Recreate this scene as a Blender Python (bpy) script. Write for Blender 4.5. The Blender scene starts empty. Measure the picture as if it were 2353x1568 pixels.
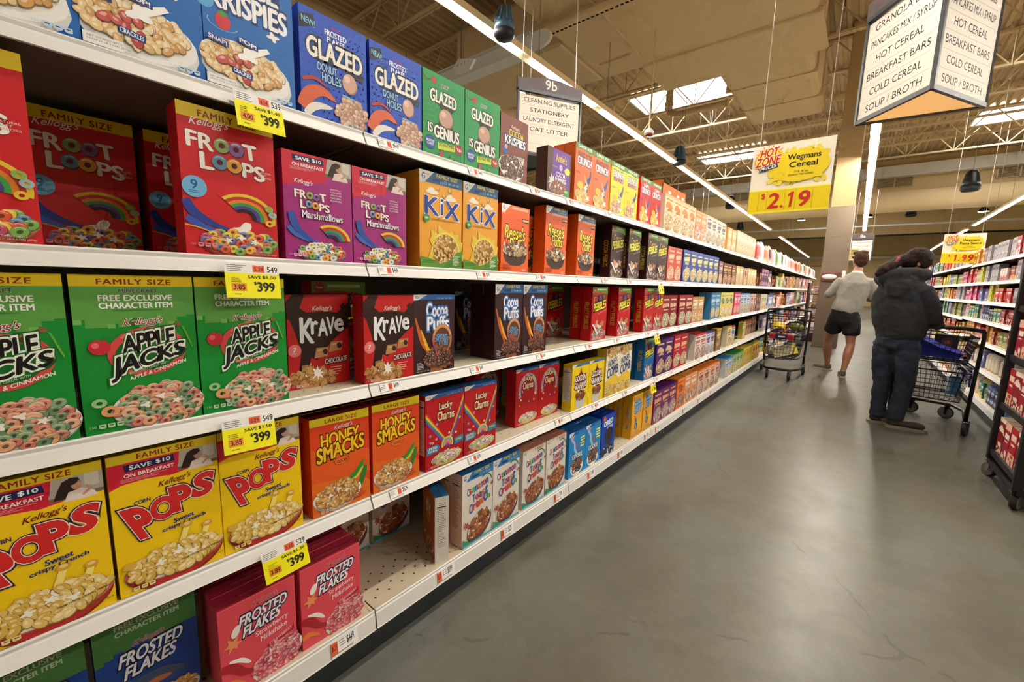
import bpy, math, random
import numpy as np
from mathutils import Vector, Matrix
from mathutils.geometry import tessellate_polygon

# ------------------------------------------------------------------ camera, world, exposure
SC = bpy.context.scene
CAMH = 1.3037
def cam_axes(yaw, pitch, roll):
    cy, sy = math.cos(yaw), math.sin(yaw); cp, sp = math.cos(pitch), math.sin(pitch)
    f = Vector((sy*cp, cy*cp, sp)); r = Vector((cy, -sy, 0)); u = r.cross(f)
    cr, sr = math.cos(roll), math.sin(roll)
    return r*cr+u*sr, u*cr-r*sr, f
cr_, cu_, cf_ = cam_axes(math.radians(-39.335), math.radians(-8.064), math.radians(1.608))
cd = bpy.data.cameras.new('camera'); cam = bpy.data.objects.new('camera', cd); SC.collection.objects.link(cam)
cam.matrix_world = Matrix(((cr_.x, cu_.x, -cf_.x, 0), (cr_.y, cu_.y, -cf_.y, 0), (cr_.z, cu_.z, -cf_.z, CAMH), (0, 0, 0, 1)))
cd.sensor_fit = 'HORIZONTAL'; cd.sensor_width = 36; cd.lens = 955.2*36/2353; cd.clip_start = 0.05; cd.clip_end = 200
SC.camera = cam
W = bpy.data.worlds.new('world'); SC.world = W; W.use_nodes = True
W.node_tree.nodes['Background'].inputs[0].default_value = (1.0, 0.86, 0.68, 1)
W.node_tree.nodes['Background'].inputs[1].default_value = 0.42
SC.view_settings.view_transform = 'Standard'; SC.view_settings.look = 'None'
SC.view_settings.exposure = 0.15; SC.view_settings.gamma = 1; SC.view_settings.use_curve_mapping = False
SC.cycles.use_denoising = True
try: SC.cycles.denoiser = 'OPENIMAGEDENOISE'
except Exception: pass
SC.cycles.max_bounces = 5; SC.cycles.diffuse_bounces = 3; SC.cycles.glossy_bounces = 2; SC.cycles.use_adaptive_sampling = True; SC.cycles.adaptive_threshold = 0.12; SC.cycles.adaptive_min_samples = 12; SC.cycles.sample_clamp_indirect = 6
SC.cycles.use_light_tree = True
TUBE = 140.0          # luminance of the light strips
TUBECOL = (1.0, 0.95, 0.86)
SKY = 13.0            # luminance of the skylight domes

# ------------------------------------------------------------------ helpers
def lin(c):
    if isinstance(c, str):
        c = c.lstrip('#'); c = [int(c[i:i+2], 16)/255 for i in (0, 2, 4)]
    return tuple((x/12.92 if x <= .04045 else ((x+.055)/1.055)**2.4) for x in c)
MATS = {}
def mat(name, col=(.8, .8, .8), rough=.5, metal=0, noise=0, nscale=20, bump=0, bscale=60, emit=0, ecol=None, alpha=1, coat=0, spec=.5, trans=0, stretch=None):
    if name in MATS: return MATS[name]
    m = bpy.data.materials.new(name); m.use_nodes = True; nt = m.node_tree; N = nt.nodes; L = nt.links
    b = N['Principled BSDF']; c = lin(col)
    b.inputs['Base Color'].default_value = (*c, 1); b.inputs['Roughness'].default_value = rough
    b.inputs['Metallic'].default_value = metal; b.inputs['Specular IOR Level'].default_value = spec
    b.inputs['Coat Weight'].default_value = coat
    if trans: b.inputs['Transmission Weight'].default_value = trans
    if alpha < 1: b.inputs['Alpha'].default_value = alpha
    if noise or bump:
        tc = N.new('ShaderNodeTexCoord'); mp = N.new('ShaderNodeMapping'); L.new(tc.outputs['Object'], mp.inputs[0])
        if stretch: mp.inputs['Scale'].default_value = stretch
    if noise:
        n = N.new('ShaderNodeTexNoise'); n.inputs['Scale'].default_value = nscale; n.inputs['Detail'].default_value = 5
        L.new(mp.outputs[0], n.inputs['Vector'])
        mx = N.new('ShaderNodeMix'); mx.data_type = 'RGBA'
        mx.inputs[6].default_value = (*[x*(1-noise) for x in c], 1); mx.inputs[7].default_value = (*[min(1, x*(1+noise)) for x in c], 1)
        L.new(n.outputs[0], mx.inputs[0]); L.new(mx.outputs[2], b.inputs['Base Color'])
    if bump:
        n2 = N.new('ShaderNodeTexNoise'); n2.inputs['Scale'].default_value = bscale; n2.inputs['Detail'].default_value = 4
        L.new(mp.outputs[0], n2.inputs['Vector'])
        bp = N.new('ShaderNodeBump'); bp.inputs['Strength'].default_value = bump; bp.inputs['Distance'].default_value = .01
        L.new(n2.outputs[0], bp.inputs['Height']); L.new(bp.outputs[0], b.inputs['Normal'])
    if emit:
        b.inputs['Emission Color'].default_value = (*(ecol or c), 1); b.inputs['Emission Strength'].default_value = emit
    MATS[name] = m; return m

def print_mat(name, rough, coat=0, spec=.5):
    """coated card / paper: the printed colours are stored on the mesh"""
    m = bpy.data.materials.new(name); m.use_nodes = True; nt = m.node_tree; N = nt.nodes; L = nt.links
    b = N['Principled BSDF']; a = N.new('ShaderNodeVertexColor'); a.layer_name = 'Col'
    L.new(a.outputs[0], b.inputs['Base Color']); b.inputs['Roughness'].default_value = rough
    b.inputs['Specular IOR Level'].default_value = spec; b.inputs['Coat Weight'].default_value = coat
    tc = N.new('ShaderNodeTexCoord'); n = N.new('ShaderNodeTexNoise'); n.inputs['Scale'].default_value = 9
    L.new(tc.outputs['Object'], n.inputs['Vector'])
    bp = N.new('ShaderNodeBump'); bp.inputs['Strength'].default_value = .12; bp.inputs['Distance'].default_value = .01
    L.new(n.outputs[0], bp.inputs['Height']); L.new(bp.outputs[0], b.inputs['Normal'])
    MATS[name] = m; return m
CARD = print_mat('printed_card', .42, 0, .35)
PAPER = print_mat('printed_paper', .6, 0, .3)

COL = SC.collection
def tag(o, label=None, cat=None, group=None, kind=None):
    if label: o['label'] = label
    if cat: o['category'] = cat
    if group: o['group'] = group
    if kind: o['kind'] = kind
    return o
def empty(name, loc=(0, 0, 0), rz=0):
    o = bpy.data.objects.new(name, None); COL.objects.link(o); o.location = loc; o.rotation_euler = (0, 0, rz); o.empty_display_size = .1
    return o
def place(name, me, loc=(0, 0, 0), rz=0, parent=None, smooth=False):
    o = bpy.data.objects.new(name, me); COL.objects.link(o)
    o.location = loc; o.rotation_euler = (0, 0, rz)
    if parent: o.parent = parent
    if smooth:
        for p in me.polygons: p.use_smooth = True
    return o
def copy_tree(o, parent=None):
    c = o.copy(); COL.objects.link(c)
    c.parent = parent
    for ch in list(o.children): copy_tree(ch, c)
    return c

class MB:
    """collects shapes and links them as one mesh object"""
    def __init__(s): s.v = []; s.f = []; s.m = []; s.mats = []; s.cur = 0
    def use(s, m):
        if m not in s.mats: s.mats.append(m)
        s.cur = s.mats.index(m); return s
    def add(s, vs, fs):
        b = len(s.v); s.v += [tuple(x) for x in vs]; s.f += [tuple(b+i for i in f) for f in fs]; s.m += [s.cur]*len(fs); return s
    def box(s, x0, y0, z0, x1, y1, z1, M=None):
        vs = [Vector(p) for p in ((x0, y0, z0), (x1, y0, z0), (x1, y1, z0), (x0, y1, z0), (x0, y0, z1), (x1, y0, z1), (x1, y1, z1), (x0, y1, z1))]
        if M: vs = [M @ p for p in vs]
        return s.add(vs, [(0, 3, 2, 1), (4, 5, 6, 7), (0, 1, 5, 4), (1, 2, 6, 5), (2, 3, 7, 6), (3, 0, 4, 7)])
    def prism(s, pts, axis, a, b, M=None):
        """2D outline extruded along axis ('x','y','z') from a to b"""
        n = len(pts)
        def P(p, t): return {'x': (t, p[0], p[1]), 'y': (p[0], t, p[1]), 'z': (p[0], p[1], t)}[axis]
        vs = [Vector(P(p, a)) for p in pts]+[Vector(P(p, b)) for p in pts]
        if M: vs = [M @ p for p in vs]
        fs = [(i, (i+1) % n, n+(i+1) % n, n+i) for i in range(n)]
        tri = tessellate_polygon([[Vector((p[0], p[1], 0)) for p in pts]])
        fs += [t for t in tri]+[(t[2]+n, t[1]+n, t[0]+n) for t in tri]
        return s.add(vs, fs)
    def tube(s, pts, r, n=8, closed=False, r2=None, caps=True):
        pts = [Vector(p) for p in pts]; k = len(pts); rs = r if isinstance(r, (list, tuple)) else [r]*k
        vs = []; prev = None
        for i, p in enumerate(pts):
            if closed: t = pts[(i+1) % k]-pts[i-1]
            else: t = pts[min(i+1, k-1)]-pts[max(i-1, 0)]
            t = t.normalized() if t.length > 1e-9 else Vector((0, 0, 1))
            if prev is None:
                a = Vector((0, 0, 1)) if abs(t.z) < .9 else Vector((1, 0, 0)); prev = (a-t*a.dot(t)).normalized()
            else:
                q = prev-t*prev.dot(t); prev = q.normalized() if q.length > 1e-6 else prev
            bn = t.cross(prev)
            for j in range(n):
                a = 2*math.pi*j/n; vs.append(p+prev*(rs[i]*math.cos(a))+bn*(rs[i]*math.sin(a)))
        fs = []
        for i in range(k if closed else k-1):
            i2 = (i+1) % k
            for j in range(n): j2 = (j+1) % n; fs.append((i*n+j, i*n+j2, i2*n+j2, i2*n+j))
        if caps and not closed: fs += [tuple(range(n-1, -1, -1)), tuple((k-1)*n+j for j in range(n))]
        return s.add(vs, fs)
    def lathe(s, prof, c=(0, 0, 0), n=20, axis='z', M=None):
        """profile (r, h) revolved round an axis through c"""
        vs = []; c = Vector(c)
        for r, h in prof:
            for j in range(n):
                a = 2*math.pi*j/n; x, y = r*math.cos(a), r*math.sin(a)
                p = {'z': (x, y, h), 'x': (h, x, y), 'y': (x, h, y)}[axis]
                p = Vector(p); p = M @ p if M else p; vs.append(c+p)
        fs = []
        for i in range(len(prof)-1):
            for j in range(n): j2 = (j+1) % n; fs.append((i*n+j, i*n+j2, (i+1)*n+j2, (i+1)*n+j))
        if prof[0][0] > 1e-6: fs.append(tuple(range(n-1, -1, -1)))
        if prof[-1][0] > 1e-6: fs.append(tuple((len(prof)-1)*n+j for j in range(n)))
        return s.add(vs, fs)
    def ball(s, c, rx, ry=None, rz=None, n=14, M=None):
        ry = ry or rx; rz = rz or rx; k = n//2; vs = []; fs = []
        for i in range(k+1):
            ph = math.pi*i/k
            for j in range(n):
                a = 2*math.pi*j/n
                p = Vector((rx*math.sin(ph)*math.cos(a), ry*math.sin(ph)*math.sin(a), -rz*math.cos(ph)))
                if M: p = M @ p
                vs.append(Vector(c)+p)
        for i in range(k):
            for j in range(n): j2 = (j+1) % n; fs.append((i*n+j, i*n+j2, (i+1)*n+j2, (i+1)*n+j))
        return s.add(vs, fs)
    def mesh(s, name):
        me = bpy.data.meshes.new(name); me.from_pydata(s.v, [], s.f)
        for m in s.mats: me.materials.append(m)
        if len(s.mats) > 1: me.polygons.foreach_set('material_index', s.m)
        me.update(); return me
    def build(s, name, m=None, parent=None, loc=(0, 0, 0), rz=0, smooth=False, bevel=0):
        if m: s.mats = [m]; s.m = [0]*len(s.f)
        me = s.mesh(name)
        if smooth: me.polygons.foreach_set('use_smooth', [True]*len(me.polygons))
        o = place(name, me, loc, rz, parent)
        if bevel:
            b = o.modifiers.new('bevel', 'BEVEL'); b.width = bevel; b.segments = 2; b.limit_method = 'ANGLE'
        return o

# ------------------------------------------------------------------ flat print (lettering and pictures printed on cartons, tags and signs)
_gc = {}
def glyphs(s, bold=0.0, ls=1.0):
    k = (s, round(bold, 4), ls)
    if k in _gc: return _gc[k]
    cu = bpy.data.curves.new('t', 'FONT'); cu.body = s; cu.size = 1; cu.resolution_u = 4; cu.offset = bold; cu.space_character = ls
    ob = bpy.data.objects.new('t', cu); me = ob.to_mesh()
    vs = np.empty(len(me.vertices)*3); me.vertices.foreach_get('co', vs); vs = vs.reshape(-1, 3)[:, :2].copy()
    fs = [tuple(p.vertices) for p in me.polygons]
    ob.to_mesh_clear(); bpy.data.objects.remove(ob); bpy.data.curves.remove(cu)
    _gc[k] = (vs, fs); return _gc[k]
class Art:
    """print in units of the panel's width: x 0..1, y 0..A"""
    def __init__(s, A, bg, eps=3e-5):
        s.A = A; s.v = []; s.f = []; s.c = []; s.z = 0.0; s.eps = eps; s.rnd = random.Random(int(A*1000)+sum(map(ord, str(bg))))
        s.bg = bg; s.rect(0, 0, 1, A, bg)
    def _add(s, vs, fs, col, up=None):
        s.z += s.eps if up is None else up
        b = len(s.v); c = lin(col); z = s.z
        s.v += [(x, y, z) for x, y in vs]; s.f += [tuple(b+i for i in f) for f in fs]; s.c += [c]*len(vs)
    def poly(s, pts, col):
        t = tessellate_polygon([[Vector((x, y, 0)) for x, y in pts]]); s._add(pts, t, col)
    def rect(s, x0, y0, x1, y1, col): s._add([(x0, y0), (x1, y0), (x1, y1), (x0, y1)], [(0, 1, 2, 3)], col)
    def ell(s, cx, cy, rx, ry, col, rot=0, n=20, a0=0, a1=2*math.pi, up=None):
        ca, sa = math.cos(rot), math.sin(rot); pts = []
        full = abs(a1-a0-2*math.pi) < 1e-6
        for i in range(n if full else n+1):
            a = a0+(a1-a0)*i/n; x, y = rx*math.cos(a), ry*math.sin(a); pts.append((cx+x*ca-y*sa, cy+x*sa+y*ca))
        s._add(pts, [tuple(range(len(pts)))], col, up)
    def ring(s, cx, cy, r, w, col, n=14, sq=1, rot=0, up=None):
        vs = []; ca, sa = math.cos(rot), math.sin(rot)
        for rr in (r, r-w):
            for i in range(n):
                a = 2*math.pi*i/n; x, y = rr*math.cos(a), rr*sq*math.sin(a); vs.append((cx+x*ca-y*sa, cy+x*sa+y*ca))
        s._add(vs, [(i, (i+1) % n, n+(i+1) % n, n+i) for i in range(n)], col, up)
    def arc(s, cx, cy, r, w, a0, a1, col, n=14, sq=1):
        vs = []
        for i in range(n+1):
            a = a0+(a1-a0)*i/n
            for rr in (r, r-w): vs.append((cx+rr*math.cos(a), cy+rr*sq*math.sin(a)))
        s._add(vs, [(2*i, 2*i+2, 2*i+3, 2*i+1) for i in range(n)], col)
    def text(s, t, x, y, w, h, col, o=None, ow=.05, b=.015, sl=0, tp=1, it=0, arc=0, o2=None, ow2=.1, tpy=0, ls=1):
        """lettering stretched into x,y,w,h; sl slope, tp right/left height, it italic shear, arc bend, o outline"""
        base, _ = glyphs(t, 0, ls)
        if len(base) == 0: return
        mn, mx = base.min(0), base.max(0); sz = np.maximum(mx-mn, 1e-3)
        def put(bold, c, dx=0, dy=0):
            vs, fs = glyphs(t, bold, ls); q = (vs+np.array((dx, dy))-mn)/sz; fx, fy = q[:, 0], q[:, 1]
            hh = h*(1+(tp-1)*fx)
            X = x+w*fx+it*hh*fy; Y = y+sl*w*fx+hh*(fy+tpy*(1-fy)*0)+arc*4*fx*(1-fx)*h
            s._add(list(zip(X.tolist(), Y.tolist())), fs, c)
        if o2: put(ow2, o2)
        if o: put(ow, o)
        d = b*.75
        for dx, dy in (((0, 0),) if d < .008 else ((-d, 0), (d, 0), (0, d*.6), (0, -d*.6))): put(0, col, dx, dy)
    def word(s, letters, col, o, ow, b, o2=None, ow2=.1):
        """hand-lettered word: all outlines lie under all letters"""
        for c, bd in ((o2, ow2), (o, ow), (col, b)):
            if c is None: continue
            for (t, x, y, w, h, it) in letters:
                base, _ = glyphs(t, 0); mn, mx = base.min(0), base.max(0); sz = np.maximum(mx-mn, 1e-3); vs, fs = glyphs(t, bd); q = (vs-mn)/sz
                s._add(list(zip((x+w*q[:, 0]+it*h*q[:, 1]*1.0).tolist(), (y+h*q[:, 1]).tolist())), fs, c)
    def ribbon(s, pts, w0, w1, col, n=16):
        """tapering brush stroke through the points"""
        P = [np.array(p, float) for p in pts]; P = [2*P[0]-P[1]]+P+[2*P[-1]-P[-2]]; m = len(P)-3; C = []
        for i in range(n+1):
            t = i/n*m; k = min(int(t), m-1); u = t-k; a, b, c, d = P[k:k+4]
            C.append(.5*((2*b)+(c-a)*u+(2*a-5*b+4*c-d)*u*u+(3*b-a-3*c+d)*u**3))
        vs = []
        for i, c in enumerate(C):
            t = C[min(i+1, n)]-C[max(i-1, 0)]; t /= np.linalg.norm(t)+1e-9; w = (w0+(w1-w0)*i/n)/2*math.sin(math.pi*(.12+.88*i/n))**.5 if i < n else .002
            vs += [(c[0]-t[1]*w, c[1]+t[0]*w), (c[0]+t[1]*w, c[1]-t[0]*w)]
        s._add(vs, [(2*i, 2*i+1, 2*i+3, 2*i+2) for i in range(n)], col)
    def lines(s, x, y, w, n, dy, h, col):
        """tiny print that cannot be read in the photo: thin strokes"""
        for i in range(n):
            ww = w*(.6+.4*s.rnd.random()); s.rect(x, y-i*dy, x+ww, y-i*dy+h, col)
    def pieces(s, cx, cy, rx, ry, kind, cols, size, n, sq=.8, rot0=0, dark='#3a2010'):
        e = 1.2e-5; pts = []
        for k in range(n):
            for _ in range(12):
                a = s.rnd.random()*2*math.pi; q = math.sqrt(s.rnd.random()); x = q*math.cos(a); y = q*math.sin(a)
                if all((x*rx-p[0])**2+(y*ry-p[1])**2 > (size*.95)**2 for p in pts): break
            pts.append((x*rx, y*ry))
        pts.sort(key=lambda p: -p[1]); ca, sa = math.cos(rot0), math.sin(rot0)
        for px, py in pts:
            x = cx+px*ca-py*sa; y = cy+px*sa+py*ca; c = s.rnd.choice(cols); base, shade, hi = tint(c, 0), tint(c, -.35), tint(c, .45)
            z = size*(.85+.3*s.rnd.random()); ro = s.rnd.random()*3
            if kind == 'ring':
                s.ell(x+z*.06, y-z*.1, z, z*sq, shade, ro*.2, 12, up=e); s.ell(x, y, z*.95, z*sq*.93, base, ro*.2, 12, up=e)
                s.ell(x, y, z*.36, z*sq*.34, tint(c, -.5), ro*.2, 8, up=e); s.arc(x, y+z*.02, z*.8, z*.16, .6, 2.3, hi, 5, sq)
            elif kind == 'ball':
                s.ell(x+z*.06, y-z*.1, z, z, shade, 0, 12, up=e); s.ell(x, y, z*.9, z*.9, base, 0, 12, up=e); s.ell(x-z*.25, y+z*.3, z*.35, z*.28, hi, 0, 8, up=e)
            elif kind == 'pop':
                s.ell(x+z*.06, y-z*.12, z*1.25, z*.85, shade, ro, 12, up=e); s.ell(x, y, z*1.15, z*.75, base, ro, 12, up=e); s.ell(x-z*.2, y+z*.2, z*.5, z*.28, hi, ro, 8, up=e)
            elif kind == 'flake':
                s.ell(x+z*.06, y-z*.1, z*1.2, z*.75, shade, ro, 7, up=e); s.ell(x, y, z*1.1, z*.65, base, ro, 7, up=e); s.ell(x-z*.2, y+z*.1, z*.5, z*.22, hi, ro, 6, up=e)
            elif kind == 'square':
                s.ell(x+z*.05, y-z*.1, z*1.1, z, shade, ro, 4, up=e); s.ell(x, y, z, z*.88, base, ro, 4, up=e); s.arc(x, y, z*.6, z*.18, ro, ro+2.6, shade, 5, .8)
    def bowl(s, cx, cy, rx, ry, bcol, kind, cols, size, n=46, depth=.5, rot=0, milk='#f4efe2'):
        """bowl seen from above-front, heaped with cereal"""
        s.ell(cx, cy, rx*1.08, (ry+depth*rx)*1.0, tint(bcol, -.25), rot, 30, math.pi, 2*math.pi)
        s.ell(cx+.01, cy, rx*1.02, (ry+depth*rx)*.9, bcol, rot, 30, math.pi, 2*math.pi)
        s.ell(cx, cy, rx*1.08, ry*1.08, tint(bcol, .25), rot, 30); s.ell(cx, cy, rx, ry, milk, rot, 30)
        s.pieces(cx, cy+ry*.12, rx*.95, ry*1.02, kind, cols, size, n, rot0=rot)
        # milk splash on top
        for i in range(3):
            x = cx+rx*(-.35+.36*i); y = cy+ry*(.15+.35*(i % 2)); s.blob(x, y, rx*.13, milk)
    def blob(s, cx, cy, r, col):
        """spilled milk: a soft lobed patch"""
        n = 18; k = s.rnd.choice([3, 4, 5]); ph = s.rnd.random()*6
        s.poly([(cx+r*(.75+.3*math.sin(k*t+ph))*math.cos(t), cy+r*.75*(.75+.3*math.sin(k*t+ph))*math.sin(t)) for t in [2*math.pi*i/n for i in range(n)]], col)
    def splash(s, cx, cy, r, col, n=7, inner=.45):
        pts = []
        for i in range(2*n):
            a = math.pi*i/n; q = r*(1 if i % 2 == 0 else inner)*(.8+.4*s.rnd.random()); pts.append((cx+q*math.cos(a), cy+q*math.sin(a)))
        s.poly(pts, col)
    def dots(s, x0, y0, x1, y1, nx, ny, r, col):
        for i in range(nx):
            for j in range(ny): s.ell(x0+(x1-x0)*(i+.5*(j % 2))/nx, y0+(y1-y0)*j/ny, r, r, col, 0, 6, up=0)
def tint(c, k):
    if isinstance(c, str): c = c.lstrip('#'); c = [int(c[i:i+2], 16)/255 for i in (0, 2, 4)]
    if k < 0: c = [x*(1+k) for x in c]
    else: c = [x+(1-x)*k for x in c]
    return tuple(c)

def panel_mesh(name, parts, m):
    """parts: list of (Art, origin, xdir, ydir, ndir, scale) joined with coloured plain boxes"""
    V = []; F = []; C = []
    for a, o, xd, yd, nd, sc in parts:
        o, xd, yd, nd = map(np.array, (o, xd, yd, nd)); b = len(V)
        A = np.array(a.v); P = o+np.outer(A[:, 0]*sc, xd)+np.outer(A[:, 1]*sc, yd)+np.outer(A[:, 2], nd)
        V += P.tolist(); C += a.c
        # orient faces to the panel normal
        flip = np.dot(np.cross(xd, yd), nd) < 0
        for f in a.f:
            q = A[list(f[:3])]; cr = (q[1][0]-q[0][0])*(q[2][1]-q[0][1])-(q[1][1]-q[0][1])*(q[2][0]-q[0][0])
            g = tuple(b+i for i in f)
            F.append(g[::-1] if (cr < 0) != flip else g)
    me = bpy.data.meshes.new(name); me.from_pydata(V, [], F)
    at = me.color_attributes.new('Col', 'FLOAT_COLOR', 'POINT')
    at.data.foreach_set('color', np.concatenate([np.array(C), np.ones((len(C), 1))], 1).ravel())
    me.materials.append(m); me.update(); return me
def carton_mesh(name, Wd, H, D, front, side, top='#888888', back=None):
    x, y = Wd/2, D/2
    tp = Art(D/Wd, top); tp.rect(0, D/Wd*.47, 1, D/Wd*.53, tint(top, -.25)); tp.rect(.3, D/Wd*.3, .7, D/Wd*.46, tint(top, .12))
    bk = Art(H/Wd, back or tint(front.bg, -.05)); bt = Art(D/Wd, tint(top, -.3))
    ps = [(front, (-x, -y, 0), (1, 0, 0), (0, 0, 1), (0, -1, 0), Wd),
          (side, (-x, y, 0), (0, -1, 0), (0, 0, 1), (-1, 0, 0), D),
          (side, (x, -y, 0), (0, 1, 0), (0, 0, 1), (1, 0, 0), D),
          (tp, (-x, -y, H), (1, 0, 0), (0, 1, 0), (0, 0, 1), Wd),
          (bk, (x, y, 0), (-1, 0, 0), (0, 0, 1), (0, 1, 0), Wd),
          (bt, (-x, -y, 0), (1, 0, 0), (0, 1, 0), (0, 0, -1), Wd)]
    return panel_mesh(name, ps, CARD)
def plate(name, a, Wd, th, m, parent=None, loc=(0, 0, 0), rz=0, edge='#dddddd'):
    """printed sheet with real thickness, facing local -Y, base at z=0"""
    H = a.A*Wd; bk = Art(a.A, edge); ed = Art(th/Wd, edge)
    e2 = Art(H/th, edge)
    x, y = Wd/2, th/2
    me = panel_mesh(name, [(a, (-x, -y, 0), (1, 0, 0), (0, 0, 1), (0, -1, 0), Wd), (bk, (x, y, 0), (-1, 0, 0), (0, 0, 1), (0, 1, 0), Wd),
        (ed, (-x, -y, H), (1, 0, 0), (0, 1, 0), (0, 0, 1), Wd), (ed, (-x, -y, 0), (1, 0, 0), (0, 1, 0), (0, 0, -1), Wd),
        (e2, (-x, y, 0), (0, -1, 0), (0, 0, 1), (-1, 0, 0), th), (e2, (x, -y, 0), (0, 1, 0), (0, 0, 1), (1, 0, 0), th)], m)
    return place(name, me, loc, rz, parent)
ORD = ['first', 'second', 'third', 'fourth', 'fifth', 'sixth', 'seventh', 'eighth', 'ninth', 'tenth', 'eleventh', 'twelfth', 'thirteenth', 'fourteenth', 'fifteenth', 'sixteenth', 'seventeenth', 'eighteenth', 'nineteenth', 'twentieth']
NUM = ['one', 'two', 'three', 'four', 'five', 'six', 'seven', 'eight', 'nine', 'ten', 'eleven', 'twelve', 'thirteen', 'fourteen', 'fifteen']
def ordw(i):
    if i < 20: return ORD[i]
    t = ['twenty', 'thirty', 'forty', 'fifty', 'sixty', 'seventy', 'eighty', 'ninety'][(i+1)//10-2]; r = (i+1) % 10
    return t+'-'+ORD[r-1] if r else t[:-1]+'ieth'
# ------------------------------------------------------------------ carton designs
KIND = {}          # key -> (mesh, W, H, D, description)
LOOPS = ['#e05a3c', '#f0a53a', '#7fae55', '#5f8fb0', '#e8c84a', '#c4566a', '#7a6aa8']
TANS = ['#d8b070', '#c8985a', '#e2c288', '#b9854a']
CHOC = ['#4a2a1c', '#5c3523', '#6e4630', '#3a2016']
def side_art(H, D, bg, vt=None, vc='#ffffff', facts=False, o=None):
    a = Art(H/D, bg, 2e-5); A = H/D
    if facts:
        a.rect(.1, A*.2, .9, A*.93, '#e8e2d6')
        for i in range(26): a.rect(.16, A*.9-i*A*.026, .5+.34*a.rnd.random(), A*.9-i*A*.026+.03, '#6a655c')
        a.rect(.14, A*.84, .86, A*.85, '#222222')
    if vt:  # lettering running down the spine
        b = Art(1, bg); b.v = []; b.f = []; b.c = []; b.z = a.z
        b.text(vt, 0, 0, A*.5, .42, vc, o, .05, .02)
        n = len(a.v); a.v += [(.3+p[1], A*.72-p[0], p[2]) for p in b.v]; a.f += [tuple(n+i for i in f) for f in b.f]; a.c += b.c
    return a
def facts_row(a, x, y, c='#ffffff', t='#333333', n=3, s=.055):
    a.text('150', x, y+.01, s*.9, s*.45, c, b=.01)
    for i in range(n): a.rect(x+s*1.25*(i+1), y, x+s*1.25*(i+1)+s, y+s*.75, tint(c, 0)); a.ell(x+s*1.25*(i+1)+s/2, y+.002, s*.4, s*.16, c); a.rect(x+s*1.25*(i+1)+.012, y+s*.35, x+s*1.25*(i+1)+s-.012, y+s*.5, t)
def fam(a, txt, y, h, bg='#e3c41c', c='#8e2318', rise=0):
    a.poly([(0, y), (1, y+rise), (1, a.A), (0, a.A)], bg); a.text(txt, .2, y+h*.22, .6, h*.56, c, b=.035, ls=1.15)
def kell(a, x, y, w, c, o=None, sl=.08): a.text("Kellogg's", x, y, w, w*.3, c, o, .05, .012, sl=sl, it=.35)
def net(a, x, y, w, c, t1='NET WT/PESO NETO', t2='16.6 OZ (1 LB 0.6 OZ) (470g)'):
    a.text(t1, x, y+.03, w*.8, .018, c, b=0); a.text(t2, x, y, w, .02, c, b=0)
def save10(a, y0, ps='#d0213a'):
    """promotion header: red field, navy strip, photo of someone eating breakfast"""
    A = a.A
    a.poly([(0, y0-.02), (.1, y0+.02), (.3, y0+.03), (.55, y0), (.7, y0+.02), (.7, A), (0, A)], ps)
    a.rect(.6, y0+.03, 1, A, '#b5aca0'); a.rect(.86, y0+.12, .97, A-.02, '#cfc8bc'); a.rect(.6, y0+.03, 1, y0+.07, '#75614f')
    a.poly([(.63, y0+.04), (.66, y0+.13), (.7, y0+.22), (.76, y0+.25), (.82, y0+.24), (.84, y0+.17), (.8, y0+.1), (.78, y0+.03)], '#2b1d19'); a.poly([(.7, y0), (.74, y0+.1), (.84, y0+.12), (.93, y0+.06), (.95, y0)], '#e3d3cc')
    a.ell(.8, y0+.165, .04, .05, '#c4957c', .2); a.ell(.77, y0+.205, .05, .035, '#2b1d19', .3); a.ribbon([(.84, y0+.04), (.9, y0+.1), (.86, y0+.145)], .03, .025, '#c4957c')
    a.poly([(.56, y0), (.585, y0+.06), (.61, y0+.12), (.62, y0+.2), (.64, A), (.5, A), (.5, y0)], ps)
    a.poly([(.14, y0+.16), (.58, y0+.165), (.57, y0+.245), (.13, y0+.24)], '#1d2150')
    a.text('SAVE', .18, y0+.175, .19, .05, '#ffffff', b=.03); a.text('$10', .41, y0+.178, .13, .052, '#ffffff', b=.03)
    a.text('ON BREAKFAST', .13, y0+.095, .44, .042, '#ffffff', b=.03); a.lines(.1, y0+.075, .42, 3, .014, .004, '#f0b8b8')
def gmills(a, col='#2a62a8', fs=None, h=.12, fc='#f0d848'):
    A = a.A; a.rect(0, A-h, 1, A, col); a.poly([(0, A), (0, A-h*1.15), (.1, A-h*1.1), (.32, A)], '#eceae6')
    a.text('G', .05, A-h*.75, .07, h*.5, '#1d3f80', b=.02); a.text('General Mills', .13, A-h*.35, .09, .02, '#33558a', b=0)
    if fs: a.text(fs, .38, A-h*.42, .5, h*.34, fc, '#1a4a48', .04, .03)
    a.rect(.3, A-h*.8, .52, A-h*.55, '#1d3f90'); a.text('12', .56, A-h*.85, .06, h*.3, '#8fc0ee', b=.02)
    for i in range(3): a.rect(.65+.1*i, A-h*.82, .72+.1*i, A-h*.62, '#7db2e8')
def reg(key, Wd, H, D, art, bg, top, desc, vt=None, vc='#ffffff', facts=False, sidebg=None):
    KIND[key] = (carton_mesh('carton_'+key, Wd, H, D, art, side_art(H, D, sidebg or bg, vt, vc, facts), top), Wd, H, D, desc)
WF, WS = .192, .188

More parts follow.
